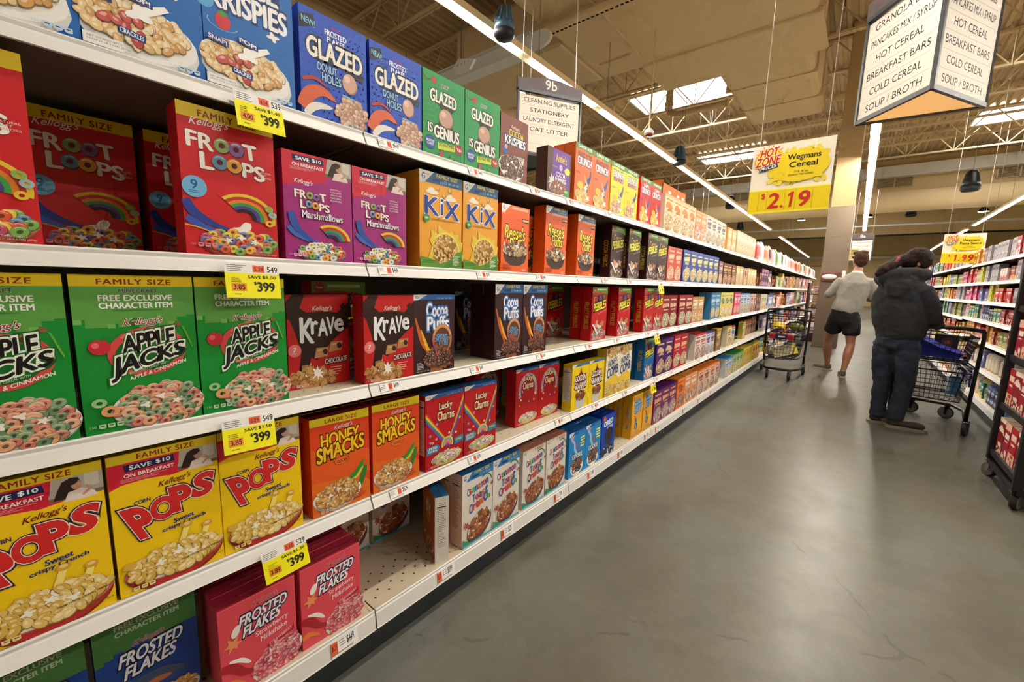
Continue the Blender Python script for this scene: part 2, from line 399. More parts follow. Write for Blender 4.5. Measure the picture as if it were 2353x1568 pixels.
def froot(a, y, sc=1, x=.12):
    """wordmark with ring-shaped Os"""
    k = sc
    a.text('FR', x, y+.26*k, .25*k, .17*k, '#f7f2ea', '#8e1620', .05, .05, sl=-.06)
    a.text('T', x+.58*k, y+.235*k, .14*k, .17*k, '#f7f2ea', '#8e1620', .05, .06, it=-.1)
    for i, c in enumerate(['#8aa860', '#85609a']):
        cx = x+(.34+.15*i)*k; cy = y+.33*k-.01*i; a.ell(cx+.006, cy-.01, .085*k, .085*k, '#5c1016'); a.ring(cx, cy, .082*k, .05*k, c, 18); a.arc(cx, cy, .07*k, .014*k, .8, 2.4, tint(c, .5))
    a.text('L', x+.12*k, y+.035*k, .12*k, .18*k, '#f7f2ea', '#8e1620', .05, .05); a.text('PS', x+.55*k, y+.02*k, .24*k, .17*k, '#f7f2ea', '#8e1620', .05, .05, sl=-.1)
    for i, c in enumerate(['#5f8fb0', '#e0a040']):
        cx = x+(.31+.15*i)*k; cy = y+.135*k-.01*i; a.ell(cx+.006, cy-.01, .085*k, .085*k, '#5c1016'); a.ring(cx, cy, .082*k, .05*k, c, 18); a.arc(cx, cy, .07*k, .014*k, .8, 2.4, tint(c, .5))
def k_FL():
    H = .322; A = H/WF; a = Art(A, '#cf2029')
    fam(a, 'FAMILY SIZE', A-.15, .13); kell(a, .1, A-.25, .38, '#f5efe6')
    froot(a, A-.72, 1.0, .08); a.text('NATURAL', .8, A-.62, .15, .02, '#f2d0c8'); a.text('FRUIT', .8, A-.65, .1, .02, '#f2d0c8'); a.text('FLAVORS', .8, A-.68, .15, .02, '#f2d0c8')
    # rainbow ribbon swirling into the bowl
    for i, c in enumerate(['#e2c832', '#c9302c', '#e0832a', '#3f9a48', '#55408f', '#22202a']): a.arc(.62, .48, .36-.045*i, .046, -.2, 2.3, c, 18, .8)
    a.ell(.12, A*.46, .12, .12, '#6fb3dc'); a.text('9', .085, A*.445, .06, .1, '#1f5f9c', b=.03); a.lines(.06, A*.43, .12, 2, .018, .006, '#1f5f9c')
    a.ribbon([(.02, .62), (.1, .48), (.26, .38), (.5, .3)], .13, .05, '#2c3f93'); a.ribbon([(.02, .42), (.16, .34), (.4, .26)], .1, .04, '#3a58b8'); a.ribbon([(0, .34), (.15, .31), (.32, .25)], .02, .012, '#e8a32c')
    a.blob(.6, .32, .15, '#f2efe8'); a.bowl(.56, .17, .4, .12, '#b84b3c', 'ring', LOOPS, .06, 46, .22)
    for x, y, c in ((.9, .62, '#8ab05c'), (.94, .55, '#9db8c4'), (.9, .44, '#e8c040')): a.ring(x, y, .05, .03, c, 14, .8)
    facts_row(a, .04, .1, '#e88a94'); net(a, .66, .03, .3, '#e8c8c0'); return a, H
def k_FM():
    H = .276; A = H/WS; a = Art(A, '#a3297f'); a.poly([(0, A-.46), (.15, A-.44), (.3, A-.4), (.6, A-.34), (.6, A), (0, A)], '#d02038')
    save10(a, A-.28); kell(a, .14, A-.42, .25, '#f5e8f0', sl=-.05); froot(a, A-.76, .62, .15)
    for i, t in enumerate(('NATURALLY', 'FLAVORED', 'WITH OTHER', 'NATURAL', 'FLAVORS')): a.text(t, .66, A-.43-.04*i, .17, .024, '#f0dcea')
    a.text('Marshmallows', .24, A-.87, .6, .1, '#f7f2f7', '#4a1445', .05, .03, sl=-.02)
    for i, c in enumerate(['#e2c832', '#c9302c', '#3f9a48', '#4a56a0', '#22202a']): a.arc(.66, .3, .3-.045*i, .046, .1, 2.2, c, 16, .8)
    a.ribbon([(.08, .66), (.14, .48), (.28, .34), (.5, .24)], .13, .05, '#2c50a4'); a.ribbon([(.04, .46), (.14, .36), (.34, .26)], .08, .03, '#3c6cc4'); a.bowl(.52, .13, .34, .1, '#8a6a88', 'ring', ['#e9e4dc', '#f0a53a', '#7fae55', '#ece8f0', '#e05a3c', '#5f8fb0', '#f2e7a8'], .05, 44, .2)
    facts_row(a, .03, .06, '#e8a8cc', n=3, s=.05); return a, H
def k_KX():
    H = .32; A = H/WF; a = Art(A, '#eeA62c')
    gmills(a, '#2a6698', 'FAMILY SIZE', .19); a.text('22', .45, A-.17, .09, .04, '#9cc8ee')
    for x, y in ((.28, A-.34), (.72, A-.4)): a.ell(x, y, .14, .04, '#f3ead6'); a.ell(x-.02, y+.03, .07, .05, '#f3ead6')
    for x, y, r in ((.42, A-.27, .035), (.7, A-.26, .05), (.56, A-.37, .045)): a.ell(x, y, r, r, '#b98a38'); a.ell(x-.01, y+.012, r*.6, r*.6, '#e6c06a')
    a.text('K', .12, A-.72, .3, .3, '#1f3f9a', '#f8f6f0', .05, .05, sl=-.05); a.text('i', .475, A-.71, .05, .28, '#1f3f9a', '#f8f6f0', .045, .02); a.text('X', .58, A-.75, .33, .3, '#1f3f9a', '#f8f6f0', .05, .05, sl=-.05)
    a.text('KID-TESTED. PARENT-APPROVED.', .26, A-.82, .56, .026, '#6a4a14')
    a.splash(.6, .33, .44, '#e8c83a', 16, .86); a.ell(.6, .33, .33, .33, '#f0d860'); a.ell(.6, .32, .3, .3, '#9a7434'); a.pieces(.6, .32, .29, .28, 'ball', ['#d8ac5c', '#e6c078', '#c8964a'], .034, 80)
    a.ell(.14, A*.52, .07, .07, '#3f8f4a'); a.ell(.14, A*.52, .045, .02, '#bfe0b0')
    a.poly([(0, 0), (1, 0), (1, .34), (.85, .3), (.7, .16), (.45, .08), (.25, .16), (0, .2)], '#5a9432'); a.poly([(.5, 0), (1, 0), (1, .22), (.8, .25), (.62, .1)], '#47842c')
    a.lines(.05, .12, .35, 2, .03, .012, '#2f6018'); a.lines(.76, .22, .18, 7, .026, .012, '#d8e8c8'); return a, H
def k_RP(fam_, H):
    A = H/WS; a = Art(A, '#f0641a')
    if fam_: gmills(a, '#28587c', 'FAMILY SIZE', .17)
    else: a.rect(0, A-.1, 1, A, '#e07a48'); a.poly([(0, A), (0, A-.18), (.08, A-.2), (.3, A)], '#eceae6'); a.text('G', .05, A-.11, .07, .07, '#1d3f80', b=.02)
    if fam_: a.rect(.25, A-.22, 1, A-.16, '#e8a070')
    a.rect(.35, A-.08 if not fam_ else A-.215, .95, A-.03 if not fam_ else A-.17, '#f0b088')
    a.rect(.74, A-.34, .97, A-.25, '#4a2818'); a.rect(.76, A-.31, .97, A-.265, '#e8bc7a'); a.rect(.5, A-.3, .72, A-.29, '#c64a10')
    a.text("Reese's", .12, A-.72, .72, .3, '#f4e338', '#33200c', .07, .03, sl=-.04, it=.12); a.text('Puffs', .28, A-.98, .5, .27, '#f4e338', '#33200c', .07, .03, sl=-.02, it=.12)
    a.poly([(.05, .5), (.95, .5), (.86, .24), (.66, .15), (.36, .15), (.16, .24)], '#4a342a')
    for i in range(16): x = .1+.8*i/15; a.rect(x, .2 if 2 < i < 13 else .3, x+.012, .44, '#35231c')
    a.ribbon([(.1, .66), (.14, .56), (.22, .5)], .02, .08, '#f4ead8'); a.ribbon([(.9, .68), (.86, .57), (.78, .5)], .02, .08, '#f4ead8')
    a.ell(.5, .48, .45, .12, '#f0e2c4'); a.pieces(.5, .52, .4, .14, 'ball', ['#b99668', '#6a4a34', '#c8a878', '#54382a'], .05, 52)
    a.blob(.55, .58, .08, '#f4efe6'); a.lines(.05, .15, .32, 4, .03, .012, '#a8360c'); facts_row(a, .7, .04, '#ffc8a0', n=2); return a, H
def pebbles(bg, w1, w1c, H, desc, w2c='#f0e63c', o='#1c120c', bits=None):
    A = H/WF; a = Art(A, bg); a.poly([(0, A-.2), (.2, A-.17), (.5, A-.16), (.8, A-.19), (1, A-.24), (1, A), (0, A)], '#6aa03c'); a.rect(.28, A-.1, .9, A-.05, '#cfe4a8')
    a.ell(.14, A-.1, .1, .1, '#b8463c'); a.text('Post', .08, A-.12, .12, .04, '#f5e5dd')
    if w1 == 'Fruity':
        for i, (ch, cc) in enumerate(zip('FRUITY', ['#f07a28', '#e0452c', '#4a54b0', '#8a3f9a', '#3f8f4a', '#f0a53a'])): a.text(ch, .12+.115*i, A-.5+.012*i, .11, .2, cc, o, .1, .03)
    else: a.text(w1, .18, A-.5, .56, .22, w1c, o, .1, .03, sl=.06)
    a.text('PEBBLES', .1, A-.76, .8, .25, w2c, o, .1, .05, sl=.16)
    a.poly([(.4, A-.8), (.95, A-.68), (.95, A-.72), (.4, A-.84)], tint(bg, .35))
    a.blob(.32, .48, .2, '#c89a70'); a.blob(.7, .5, .17, '#b88860'); a.blob(.5, .4, .16, '#e0d4c8')
    a.bowl(.5, .2, .42, .14, '#d8d2cc', 'flake', bits, .045, 70, .1); a.poly([(.02, .5), (.1, .52), (.45, .2), (.38, .16)], '#e6e6e8'); a.lines(.05, .07, .3, 3, .022, .01, '#dddddd')
    return a, H
def k_AJ():
    H = .322; A = H/WF; a = Art(A, '#0e8a30'); fam(a, 'FAMILY SIZE', A-.12, .1)
    a.rect(0, A-.42, 1, A-.12, '#5c9e46')
    for i in range(12):
        x = i/12; d = a.rnd.choice([.04, .09, .13, .02]); a.rect(x, A-.42-d, x+1/12, A-.4, '#5c9e46')
        if i % 3 == 0: a.rect(x, A-.42-d-.05, x+.06, A-.42-d, '#7ab45c')
    a.text('MINECRAFT', .36, A-.185, .32, .04, '#3b3f3a', '#a8b0a0', .06, .03); a.text('FREE EXCLUSIVE', .2, A-.27, .6, .06, '#f2f5ee', b=.05); a.text('CHARACTER ITEM', .2, A-.35, .6, .06, '#f2f5ee', b=.05)
    a.lines(.3, A-.375, .5, 1, .01, .006, '#2c6a2c')
    kell(a, .36, A-.56, .32, '#8e1c2c', '#f2f2ea', sl=.06)
    a.ell(.56, A-.83, .34, .27, '#d84a4c', .1); a.ell(.56, A-.84, .28, .2, '#0b6a26', .1); a.arc(.56, A-.83, .31, .03, .6, 2.4, '#f07a70', 14, .8)
    a.poly([(.66, A-.62), (.82, A-.52), (.85, A-.56), (.7, A-.66)], '#5c3420'); a.ell(.835, A-.54, .03, .026, '#8a5a38')
    for i in range(8): a.poly([(.86+.01*i, A-.56-.03*i), (.89+.01*i, A-.58-.03*i), (.9+.008*i, A-.62-.03*i)], '#6aae3a')
    a.text('APPLE', .35, A-.83, .44, .18, '#0d0f10', '#eef2e6', .1, .05, sl=.16, o2='#0a6226', ow2=.15)
    a.text('JACKS', .24, A-1.14, .62, .26, '#0d0f10', '#eef2e6', .1, .06, sl=.34, it=.1, tp=.75, o2='#0a6226', ow2=.15)
    a.text('APPLE & CINNAMON', .38, A-1.14, .5, .04, '#eef2e6', b=.03, sl=.3); a.text('SWEETENED CEREAL WITH', .38, A-1.07, .34, .024, '#bfe0b4', sl=.26)
    a.ell(.17, A-.75, .085, .08, '#c92838'); a.ell(.14, A-.73, .03, .03, '#e86a70'); a.poly([(.17, A-.68), (.25, A-.62), (.2, A-.69)], '#2c7a2c')
    a.bowl(.62, .22, .38, .22, '#e8e4dc', 'ring', ['#d98c74', '#e3a67c', '#6f8f68', '#8aa880', '#e0b090', '#d07a6c'], .062, 80, .12)
    a.ring(.12, .34, .06, .035, '#9cc48c', 16, .8); a.ring(.2, .24, .075, .045, '#e0a070', 16, .8); facts_row(a, .03, .07, '#a8d8a0'); net(a, .72, .05, .26, '#4a6a40'); return a, H
def k_KR():
    H = .277; A = H/WS; a = Art(A, '#c3171c')
    a.poly([(0, A-.1), (.1, A), (.28, A), (.2, A-.2), (.3, A-.28), (.6, A-.26), (.8, A-.3), (1, A-.12), (1, A-.55), (.8, A-.68), (.5, A-.95), (.45, A-1.05), (.35, A-1.0), (.3, A-1.2), (.22, A-1.28), (.15, A-1.2), (.2, A-.9), (.12, A-.6), (.05, A-.4), (0, A-.35)], '#2a1210')
    a.poly([(.85, A-.18), (.95, A-.12), (.9, A-.3)], '#2a1210')
    kell(a, .38, A-.27, .32, '#e6dcd4', '#a01820', sl=0)
    a.text('K', .2, A-.74, .2, .38, '#eceef0', b=.05, sl=-.1); a.text('r', .37, A-.62, .1, .2, '#eceef0', b=.05); a.text('A', .48, A-.66, .15, .27, '#eceef0', b=.05); a.text('V', .62, A-.64, .13, .28, '#eceef0', b=.04); a.text('e', .76, A-.6, .14, .2, '#eceef0', b=.05)
    a.ell(.1, A-.86, .1, .1, '#e8787c'); a.text('7', .075, A-.885, .05, .07, '#f8e8e8', b=.04); a.lines(.06, A-.91, .1, 1, .01, .006, '#f8e8e8')
    for x, y, r in ((.52, A-.92, .12), (.76, A-.84, .12)): a.poly([(x-r, y-r*.8), (x+r*.8, y-r*.6), (x+r, y+r*.6), (x-r*.7, y+r*.6)], '#b98a58'); a.ell(x+r*.5, y, r*.34, r*.4, '#3a1c12', .3); a.ell(x-r*.2, y+r*.25, r*.4, r*.1, '#dcb888')
    a.text('CHOCOLATE', .57, A-1.13, .38, .085, '#f4efe6', '#1c0f0c', .12, .03, sl=.06)
    a.lines(.66, A-1.2, .2, 4, .04, .014, '#f0b0a0')
    a.splash(.3, .2, .2, '#f0ece6', 9); a.pieces(.36, .14, .34, .14, 'square', ['#b9854c', '#c89a60', '#a87038'], .085, 22); a.splash(.44, .22, .12, '#f4f0ea', 8); a.pieces(.28, .3, .06, .08, 'square', ['#b9854c', '#c89a60'], .08, 3)
    facts_row(a, .03, .03, '#e8a0a0'); return a, H
def k_CPf(fam_, H):
    A = H/WS; a = Art(A, '#35171a'); h = .2 if fam_ else .09; gmills(a, '#2a66a8', 'FAMILY SIZE' if fam_ else None, h)
    y = A-h
    a.text('Cocoa', .3, y-.32, .52, .25, '#f4f4f8', '#3f76c0', .12, .05); a.text('Puffs', .32, y-.58, .52, .26, '#f4f4f8', '#3f76c0', .12, .05)
    a.ell(.68, .62, .25, .3, '#b9784c'); a.ell(.68, .6, .2, .24, '#6a3822'); a.arc(.68, .62, .24, .04, .3, 2.8, '#d8a070', 12, 1.2)
    a.ribbon([(.04, y-.34), (.12, y-.6), (.2, y-.8), (.36, .36)], .05, .12, '#c8622c'); a.ribbon([(.16, y-.55), (.24, y-.74), (.34, y-.95), (.44, .42)], .03, .1, '#e8b428')
    a.text('GREAT', .54, .66, .26, .07, '#7cc0ee', '#16386a', .08, .03, sl=-.1); a.text('CHOCOLATY', .48, .58, .4, .075, '#7cc0ee', '#16386a', .08, .03); a.text('TASTE!', .58, .5, .24, .07, '#7cc0ee', '#16386a', .08, .03)
    a.splash(.6, .25, .34, '#9a5a38', 14, .75); a.ell(.58, .26, .34, .14, '#a8683f'); a.pieces(.56, .27, .33, .15, 'ball', CHOC, .045, 56)
    a.poly([(.4, .62), (.44, .62), (.58, .3), (.53, .3)], '#c04050'); a.poly([(.44, .5), (.48, .5), (.52, .42), (.48, .42)], '#3f66c0')
    a.lines(.06, .2, .16, 5, .028, .012, '#c8c8d0'); a.text('NET WT 10.4 OZ', .05, .04, .3, .02, '#c8c8d0'); return a, H
def k_PO():
    H = .322; A = H/WF; a = Art(A, '#f0c810'); a.poly([(0, A-.1), (1, A-.04), (1, A), (0, A)], '#d8bc20')
    save10(a, A-.37); a.rect(0, A-.105, 1, A, '#d6ba22'); a.text('FAMILY SIZE', .25, A-.085, .52, .06, '#8e2318', b=.03, ls=1.1)
    kell(a, .4, A-.5, .3, '#6a1a24', sl=.1); a.text('CORN', .19, A-.62, .14, .045, '#1d2f7a', b=.03, sl=.08)
    a.word([('P', .22, A-1.02, .17, .36, -.38), ('O', .33, A-.87, .21, .25, 0), ('P', .54, A-.83, .17, .29, -.1), ('S', .72, A-.73, .17, .27, .2)], '#d02a28', '#f2ecd8', .07, .05, '#2a1c40', .1)
    a.text('Sweet', .52, A-.98, .2, .06, '#1d2f7a', b=.04, sl=.12); a.text('crispy Crunch', .41, A-1.06, .42, .06, '#1d2f7a', b=.04, sl=.12)
    for x, y in ((.64, .62), (.84, .55)): a.poly([(x-.03, y), (x+.03, y), (x-.03, y-.2), (x-.1, y-.2)], '#f6e07a'); a.ell(x, y+.01, .055, .04, '#d2a33c'); a.ell(x, y+.02, .03, .02, '#ecd080')
    a.bowl(.52, .25, .44, .17, '#b5302a', 'pop', ['#e2c06a', '#ecd28a', '#d8b050'], .055, 60, .28, .06)
    a.ell(.1, .36, .06, .045, '#d8b050'); facts_row(a, .04, .05, '#e8d890', n=3); a.text('SWEETENED CORN CEREAL', .56, .2, .38, .02, '#4a3a10', sl=.12); net(a, .76, .1, .22, '#7a6410', t2='(464g)'); return a, H
def k_HS():
    H = .3; A = H/WS; a = Art(A, '#d8401c'); a.poly([(0, A-.12), (1, A-.15), (1, A), (0, A)], '#d8c41e')
    a.poly([(0, 0), (1, 0), (1, .3), (.5, .75), (0, .95)], '#e06a20'); a.poly([(0, A*.35), (0, A*.7), (1, A*.55), (1, A*.3)], '#e05a1e')
    a.text('LARGE SIZE', .24, A-.1, .54, .06, '#9a2018', b=.03, ls=1.1, sl=-.02); kell(a, .38, A-.26, .3, '#e8d8d0', '#b02020', sl=.06)
    a.text('HONEY', .17, A-.49, .64, .21, '#f2c61c', '#4a2208', .085, .05, sl=.02); a.text('SMACKS', .1, A-.73, .8, .24, '#f2c61c', '#4a2208', .085, .05, sl=.1)
    a.ell(.5, A-.78, .13, .06, '#e8742a'); a.text('GOOD!', .42, A-.81, .17, .05, '#5a2008', b=.04); a.arc(.5, A-.78, .13, .01, 0, 6.28, '#8a3010', 20, .5)
    a.ribbon([(.3, .48), (.5, .44), (.72, .5), (.9, .72)], .05, .13, '#3c8a34'); a.ribbon([(.92, .6), (.86, .4), (.78, .22), (.7, .1)], .12, .05, '#347a2c'); a.ribbon([(.62, .42), (.76, .46), (.88, .6)], .03, .07, '#c8c832')
    a.bowl(.42, .26, .38, .19, '#ece8e2', 'flake', ['#c8924a', '#d8a860', '#b87c3a'], .048, 76, .16); a.lines(.66, .2, .26, 5, .03, .01, '#a02014'); facts_row(a, .05, .04, '#c8c0a8'); return a, H
def k_LC(rain):
    H = .288; A = H/WS; a = Art(A, '#b8141f'); gmills(a, '#2a66a8', None, .08)
    if rain:
        for i, c in enumerate(['#d83a34', '#f0902a', '#f0d838', '#4aa848', '#3a80c8', '#7a4a9a']):
            o = .035*i; a.poly([(0, A-.32-o), (0, A-.36-o), (.55, .45-o*.5), (.6, .48-o*.5)], c); a.poly([(1, A-.1-o), (1, A-.14-o), (.62, .45-o*.5), (.58, .5-o*.5)], c)
    else:
        for i in range(20):
            t = math.pi*(-.1+1.2*i/19); a.ell(.52+.36*math.cos(t), A*.6+.36*math.sin(t)*1.15, .06, .05, a.rnd.choice(['#b88aa0', '#c8b0a0', '#8a9ab8', '#a8b890']), t)
        a.ell(.52, A*.62, .28, .34, '#a8101a')
    a.text('Lucky', .34, A-.38, .34, .18, '#e8d0a0', '#5c1408', .1, .05); a.text('Charms', .3, A-.56, .44, .18, '#e8d0a0', '#5c1408', .1, .05)
    for i in range(9): a.ell(.1+.8*a.rnd.random(), .55+.5*a.rnd.random(), .03, .028, a.rnd.choice(['#e8a0b0', '#8ac070', '#f0d080', '#9a8ad0', '#f09a50']), a.rnd.random())
    if rain:
        for i, c in enumerate(['#f0c84a', '#5ab0c8', '#f08a4a', '#e86a8a']): a.arc(.56, .44, .16-.035*i, .034, -.4, 3.5, c, 14)
        a.poly([(.02, .48), (.3, .5), (.36, .42), (.3, .34), (.02, .32)], '#2c80a0'); a.text('LIMITED', .05, .42, .24, .045, '#f0f0e8', b=.03); a.text('EDITION', .06, .36, .22, .045, '#f0f0e8', b=.03)
        a.poly([(.74, .5), (1, .54), (1, .4), (.74, .36)], '#2c80a0'); a.text('JUMBO', .78, .43, .18, .05, '#f0e050', b=.03)
    a.bowl(.54, .18, .38, .11, '#e8c84a', 'ring', ['#e0c080', '#e8a8b8', '#c8d890', '#f0e0c0', '#a898d0'], .036, 66, .16); facts_row(a, .04, .05, '#e88a90'); return a, H
def k_GR():
    H = .26; A = H/WS; a = Art(A, '#f0d010'); gmills(a, '#2a66a8', None, .07); a.dots(.05, .05, .98, A-.1, 9, 12, .012, '#e0ba08')
    a.poly([(.42, A-.3), (.5, A-.1), (.58, A-.3)], '#a8501c'); a.ell(.5, A-.33, .12, .08, '#6a1c1c')
    a.poly([(.16, A-.33), (.84, A-.33), (.86, A-.56), (.88, A-.76), (.5, A-.88), (.12, A-.74)], '#5a1818')
    a.text('GOLDEN', .18, A-.52, .64, .17, '#f4efe2', '#5a1818', .1, .05); a.text('GRAHAMS', .14, A-.73, .72, .19, '#f4efe2', '#5a1818', .1, .05, arc=-.2); a.rect(.3, A-.85, .7, A-.79, '#f4efe2')
    a.ell(.52, .2, .28, .24, '#c9c4b8'); a.ell(.52, .42, .29, .1, '#e4e0d8'); a.pieces(.52, .42, .27, .13, 'square', ['#8a4e2a', '#a0623a', '#7a4022'], .06, 30); return a, H
def k_HC():
    H = .31; A = H/WS; a = Art(A, '#f0c83c'); a.poly([(0, A*.3), (.5, A*.5), (1, A*.34), (1, A*.9), (0, A*.9)], '#f4ecd2')
    a.rect(0, A-.2, 1, A, '#e0cc98'); a.pieces(.5, A-.16, .46, .16, 'ring', ['#d8b060', '#e8c880'], .07, 20); a.ell(.14, A-.1, .09, .09, '#b8463c')
    a.text('HONEY-', .14, A-.66, .72, .23, '#1d2f6a', '#f8f4ea', .08, .05, sl=.16); a.text('COMB', .1, A-1.02, .82, .32, '#1d2f6a', '#f8f4ea', .08, .06, sl=.16)
    a.pieces(.3, .24, .26, .2, 'ring', ['#e0bc6a', '#ecd090'], .075, 16); a.pieces(.8, .2, .16, .16, 'ring', ['#e0bc6a', '#ecd090'], .075, 8); return a, H
def k_SF():
    H = .262; A = H/WS; a = Art(A, '#dc4c58'); a.rect(0, A-.02, 1, A, '#e8606c')
    kell(a, .4, A-.2, .33, '#a01c34', '#e8a0a8', sl=.06)
    a.text('FROSTED', .24, A-.4, .62, .16, '#f2f0f0', '#1d2450', .12, .05, sl=.06, it=.2); a.text('FLAKES', .28, A-.58, .48, .16, '#f2f0f0', '#1d2450', .12, .05, sl=.12, it=.2)
    a.text('Strawberry', .44, A-.7, .44, .1, '#f6d8dc', b=.02, sl=.14); a.text('Milkshake', .5, A-.79, .36, .08, '#f6d8dc', b=.02, sl=.14)
    a.poly([(.58, A-.98), (.96, A-.88), (.96, A-.8), (.58, A-.9)], '#b01c2c'); a.text('STRAWBERRY', .61, A-.93, .32, .045, '#f2c8c8', b=.03, sl=.25)
    a.splash(.16, A-.6, .12, '#e8945a', 6); a.ell(.2, A-.42, .05, .09, '#f0e4e0', -.4)
    a.ribbon([(0, .5), (.14, .44), (.28, .28), (.5, .2)], .16, .08, '#a8242f'); a.ribbon([(0, .2), (.12, .22), (.28, .12)], .12, .06, '#e07a34'); a.ribbon([(.1, .56), (.24, .5), (.36, .38)], .05, .08, '#ece6e2')
    a.ell(.72, .2, .36, .26, '#e4e0e0', .3); a.pieces(.72, .24, .33, .24, 'flake', ['#d0606c', '#e08a90', '#c04a58'], .05, 60, rot0=.3); return a, H
def k_FF():
    H = .322; A = H/WF; a = Art(A, '#173a86'); a.rect(0, A-.5, 1, A, '#3c6a34')
    for i in range(12): d = a.rnd.choice([.03, .08, .12]); a.rect(i/12, A-.5-d, (i+1)/12, A-.48, '#3c6a34')
    a.rect(0, A-.1, 1, A, '#4c7a3c'); a.text('FREE EXCLUSIVE', .2, A-.24, .62, .06, '#a8b49a', b=.05, sl=.02); a.text('CHARACTER ITEM', .2, A-.33, .62, .06, '#a8b49a', b=.05, sl=.02)
    kell(a, .34, A-.56, .3, '#8a3038', '#b8a8a0', sl=.06); a.text('FROSTED', .2, A-.76, .62, .17, '#d8dce4', '#101c40', .12, .05, sl=.06, it=.2); a.text('FLAKES', .24, A-.95, .5, .17, '#d8dce4', '#101c40', .12, .05, sl=.1, it=.2)
    a.ribbon([(.1, .3), (.3, .56), (.55, .6), (.85, .5)], .1, .2, '#3a4868'); a.ribbon([(.3, .3), (.45, .5), (.7, .5)], .05, .12, '#a8603c'); a.bowl(.66, .2, .3, .14, '#c8c4bc', 'flake', ['#c89a5a', '#b8843c'], .05, 40, .2); return a, H
def k_CT(fam_, H):
    A = H/WS; a = Art(A, '#ddd6cc')
    if fam_: gmills(a, '#2f86cc', 'FAMILY SIZE', .2)
    else:
        a.rect(0, A-.02, 1, A, '#c86a4a'); a.text('2 BAGS', .5, A-.12, .4, .07, '#a8502c', b=.03); a.text('G', .06, A-.13, .06, .07, '#4a5a80', b=.02)
    y = A-(.2 if fam_ else .14)
    cs = ['#3a5fb0', '#c8323a', '#3a9a4a', '#3a5fb0', '#d86a2a', '#7a3a9a', '#c8323a', '#3a5fb0']
    for i, ch in enumerate('Cinnamon'): a.text(ch, .15+.088*i, y-.34+.014*i, .034 if ch == 'i' else .072, .13 if i else .17, cs[i], '#f8f6f2', .02, .05)
    for i, ch in enumerate('Toast'): a.text(ch, .32+.105*i, y-.54+.02*i, .085, .18 if i in (0, 4) else .13, cs[-i-1], '#f8f6f2', .02, .055)
    for i, ch in enumerate('Crunch'): a.text(ch, .22+.115*i, y-.77+.03*i, .095, .21 if i in (0, 4) else .15, cs[(i*3+3) % 8], '#f8f6f2', .02, .055)
    a.arc(.74, y-.2, .22, .03, .2, 2.2, '#3a7a4a', 12); a.splash(.96, y-.28, .06, '#8a4a2c', 6)
    a.ell(.56, .34, .42, .3, '#3f5a48', .5); a.ell(.56, .37, .42, .28, '#7a2c50', .5); a.ell(.55, .4, .41, .25, '#efe6dc', .5); a.pieces(.53, .4, .38, .22, 'square', ['#a8643c', '#8a4a2a', '#b87a4c'], .065, 46, rot0=.5)
    a.splash(.12, .5, .1, '#b04a30', 6); a.rect(0, 0, 1, .05, '#4aa0c0'); a.poly([(.0, .05), (.3, .05), (0, .2)], '#3a8a5a'); return a, H
def k_CO():
    H = .27; A = H/WS; a = Art(A, '#1a86cc'); gmills(a, '#1a5fae', None, .1); a.poly([(.06, A-.14), (.3, A-.1), (.2, A-.36)], '#c8a0b8')
    a.ribbon([(.12, A-.2), (.3, A-.36), (.36, A-.6), (.56, A-.8)], .06, .14, '#9cc8ea'); a.ribbon([(.4, A-.3), (.46, A-.5), (.6, A-.66)], .03, .08, '#c04a60')
    for i in range(4): a.rect(.66, A-.3-.09*i, .92, A-.25-.09*i, '#e8e05a')
    a.text('COOKIE', .2, .56, .6, .15, '#f0f0ea', '#3a2014', .1, .05); a.ell(.5, .26, .38, .26, '#f0eee8'); a.ell(.5, .36, .36, .14, '#fbf8f2'); a.pieces(.5, .38, .33, .14, 'ball', CHOC+['#8a5a38'], .055, 40)
    a.text('CRISP', .24, .1, .52, .15, '#2a1812', b=.06); return a, H
def k_OR():
    H = .28; A = H/WS; a = Art(A, '#123fae'); a.ell(.2, A-.14, .11, .11, '#b8463c'); a.text('Post', .13, A-.17, .14, .05, '#f5e5dd')
    a.text('OREO', .16, A-.42, .66, .17, '#f4f6fa', '#4ab0e8', .09, .06, sl=.1); a.text('PUFFS', .4, A-.56, .42, .11, '#f4f6fa', b=.04, sl=.08)
    a.ell(.55, A*.46, .3, .32, '#17181c'); a.ell(.55, A*.46, .24, .26, '#2c2d33'); a.ell(.55, A*.46, .12, .12, '#17181c'); a.dots(.1, .42, .95, .75, 7, 5, .012, '#2a5fd0')
    a.pieces(.5, .18, .46, .17, 'ring', ['#2c2c32', '#e8e8ec', '#3c3c42', '#1c1c20'], .05, 60); return a, H
def k_GC():
    H = .32; A = H/WF; a = Art(A, '#f0ac1c'); a.rect(0, A-.06, 1, A, '#f0d030'); a.ell(.14, A-.13, .09, .09, '#d87a4c')
    a.text('Golden', .2, A-.48, .62, .26, '#8cc4ea', '#1c4f90', .12, .05, sl=.06); a.text('CRISP', .24, A-.72, .62, .26, '#8cc4ea', '#1c4f90', .12, .05, sl=.08)
    a.ribbon([(.3, .85), (.4, .65), (.5, .45), (.45, .25)], .1, .26, '#9a5c28'); a.ribbon([(.5, .6), (.66, .5), (.84, .3)], .08, .2, '#e8d03c'); a.text('S', .34, .3, .14, .3, '#6ab0e0', '#1c4f90', .1, .04); a.pieces(.5, .1, .46, .1, 'pop', ['#c8882c', '#d8a040'], .045, 44); return a, H
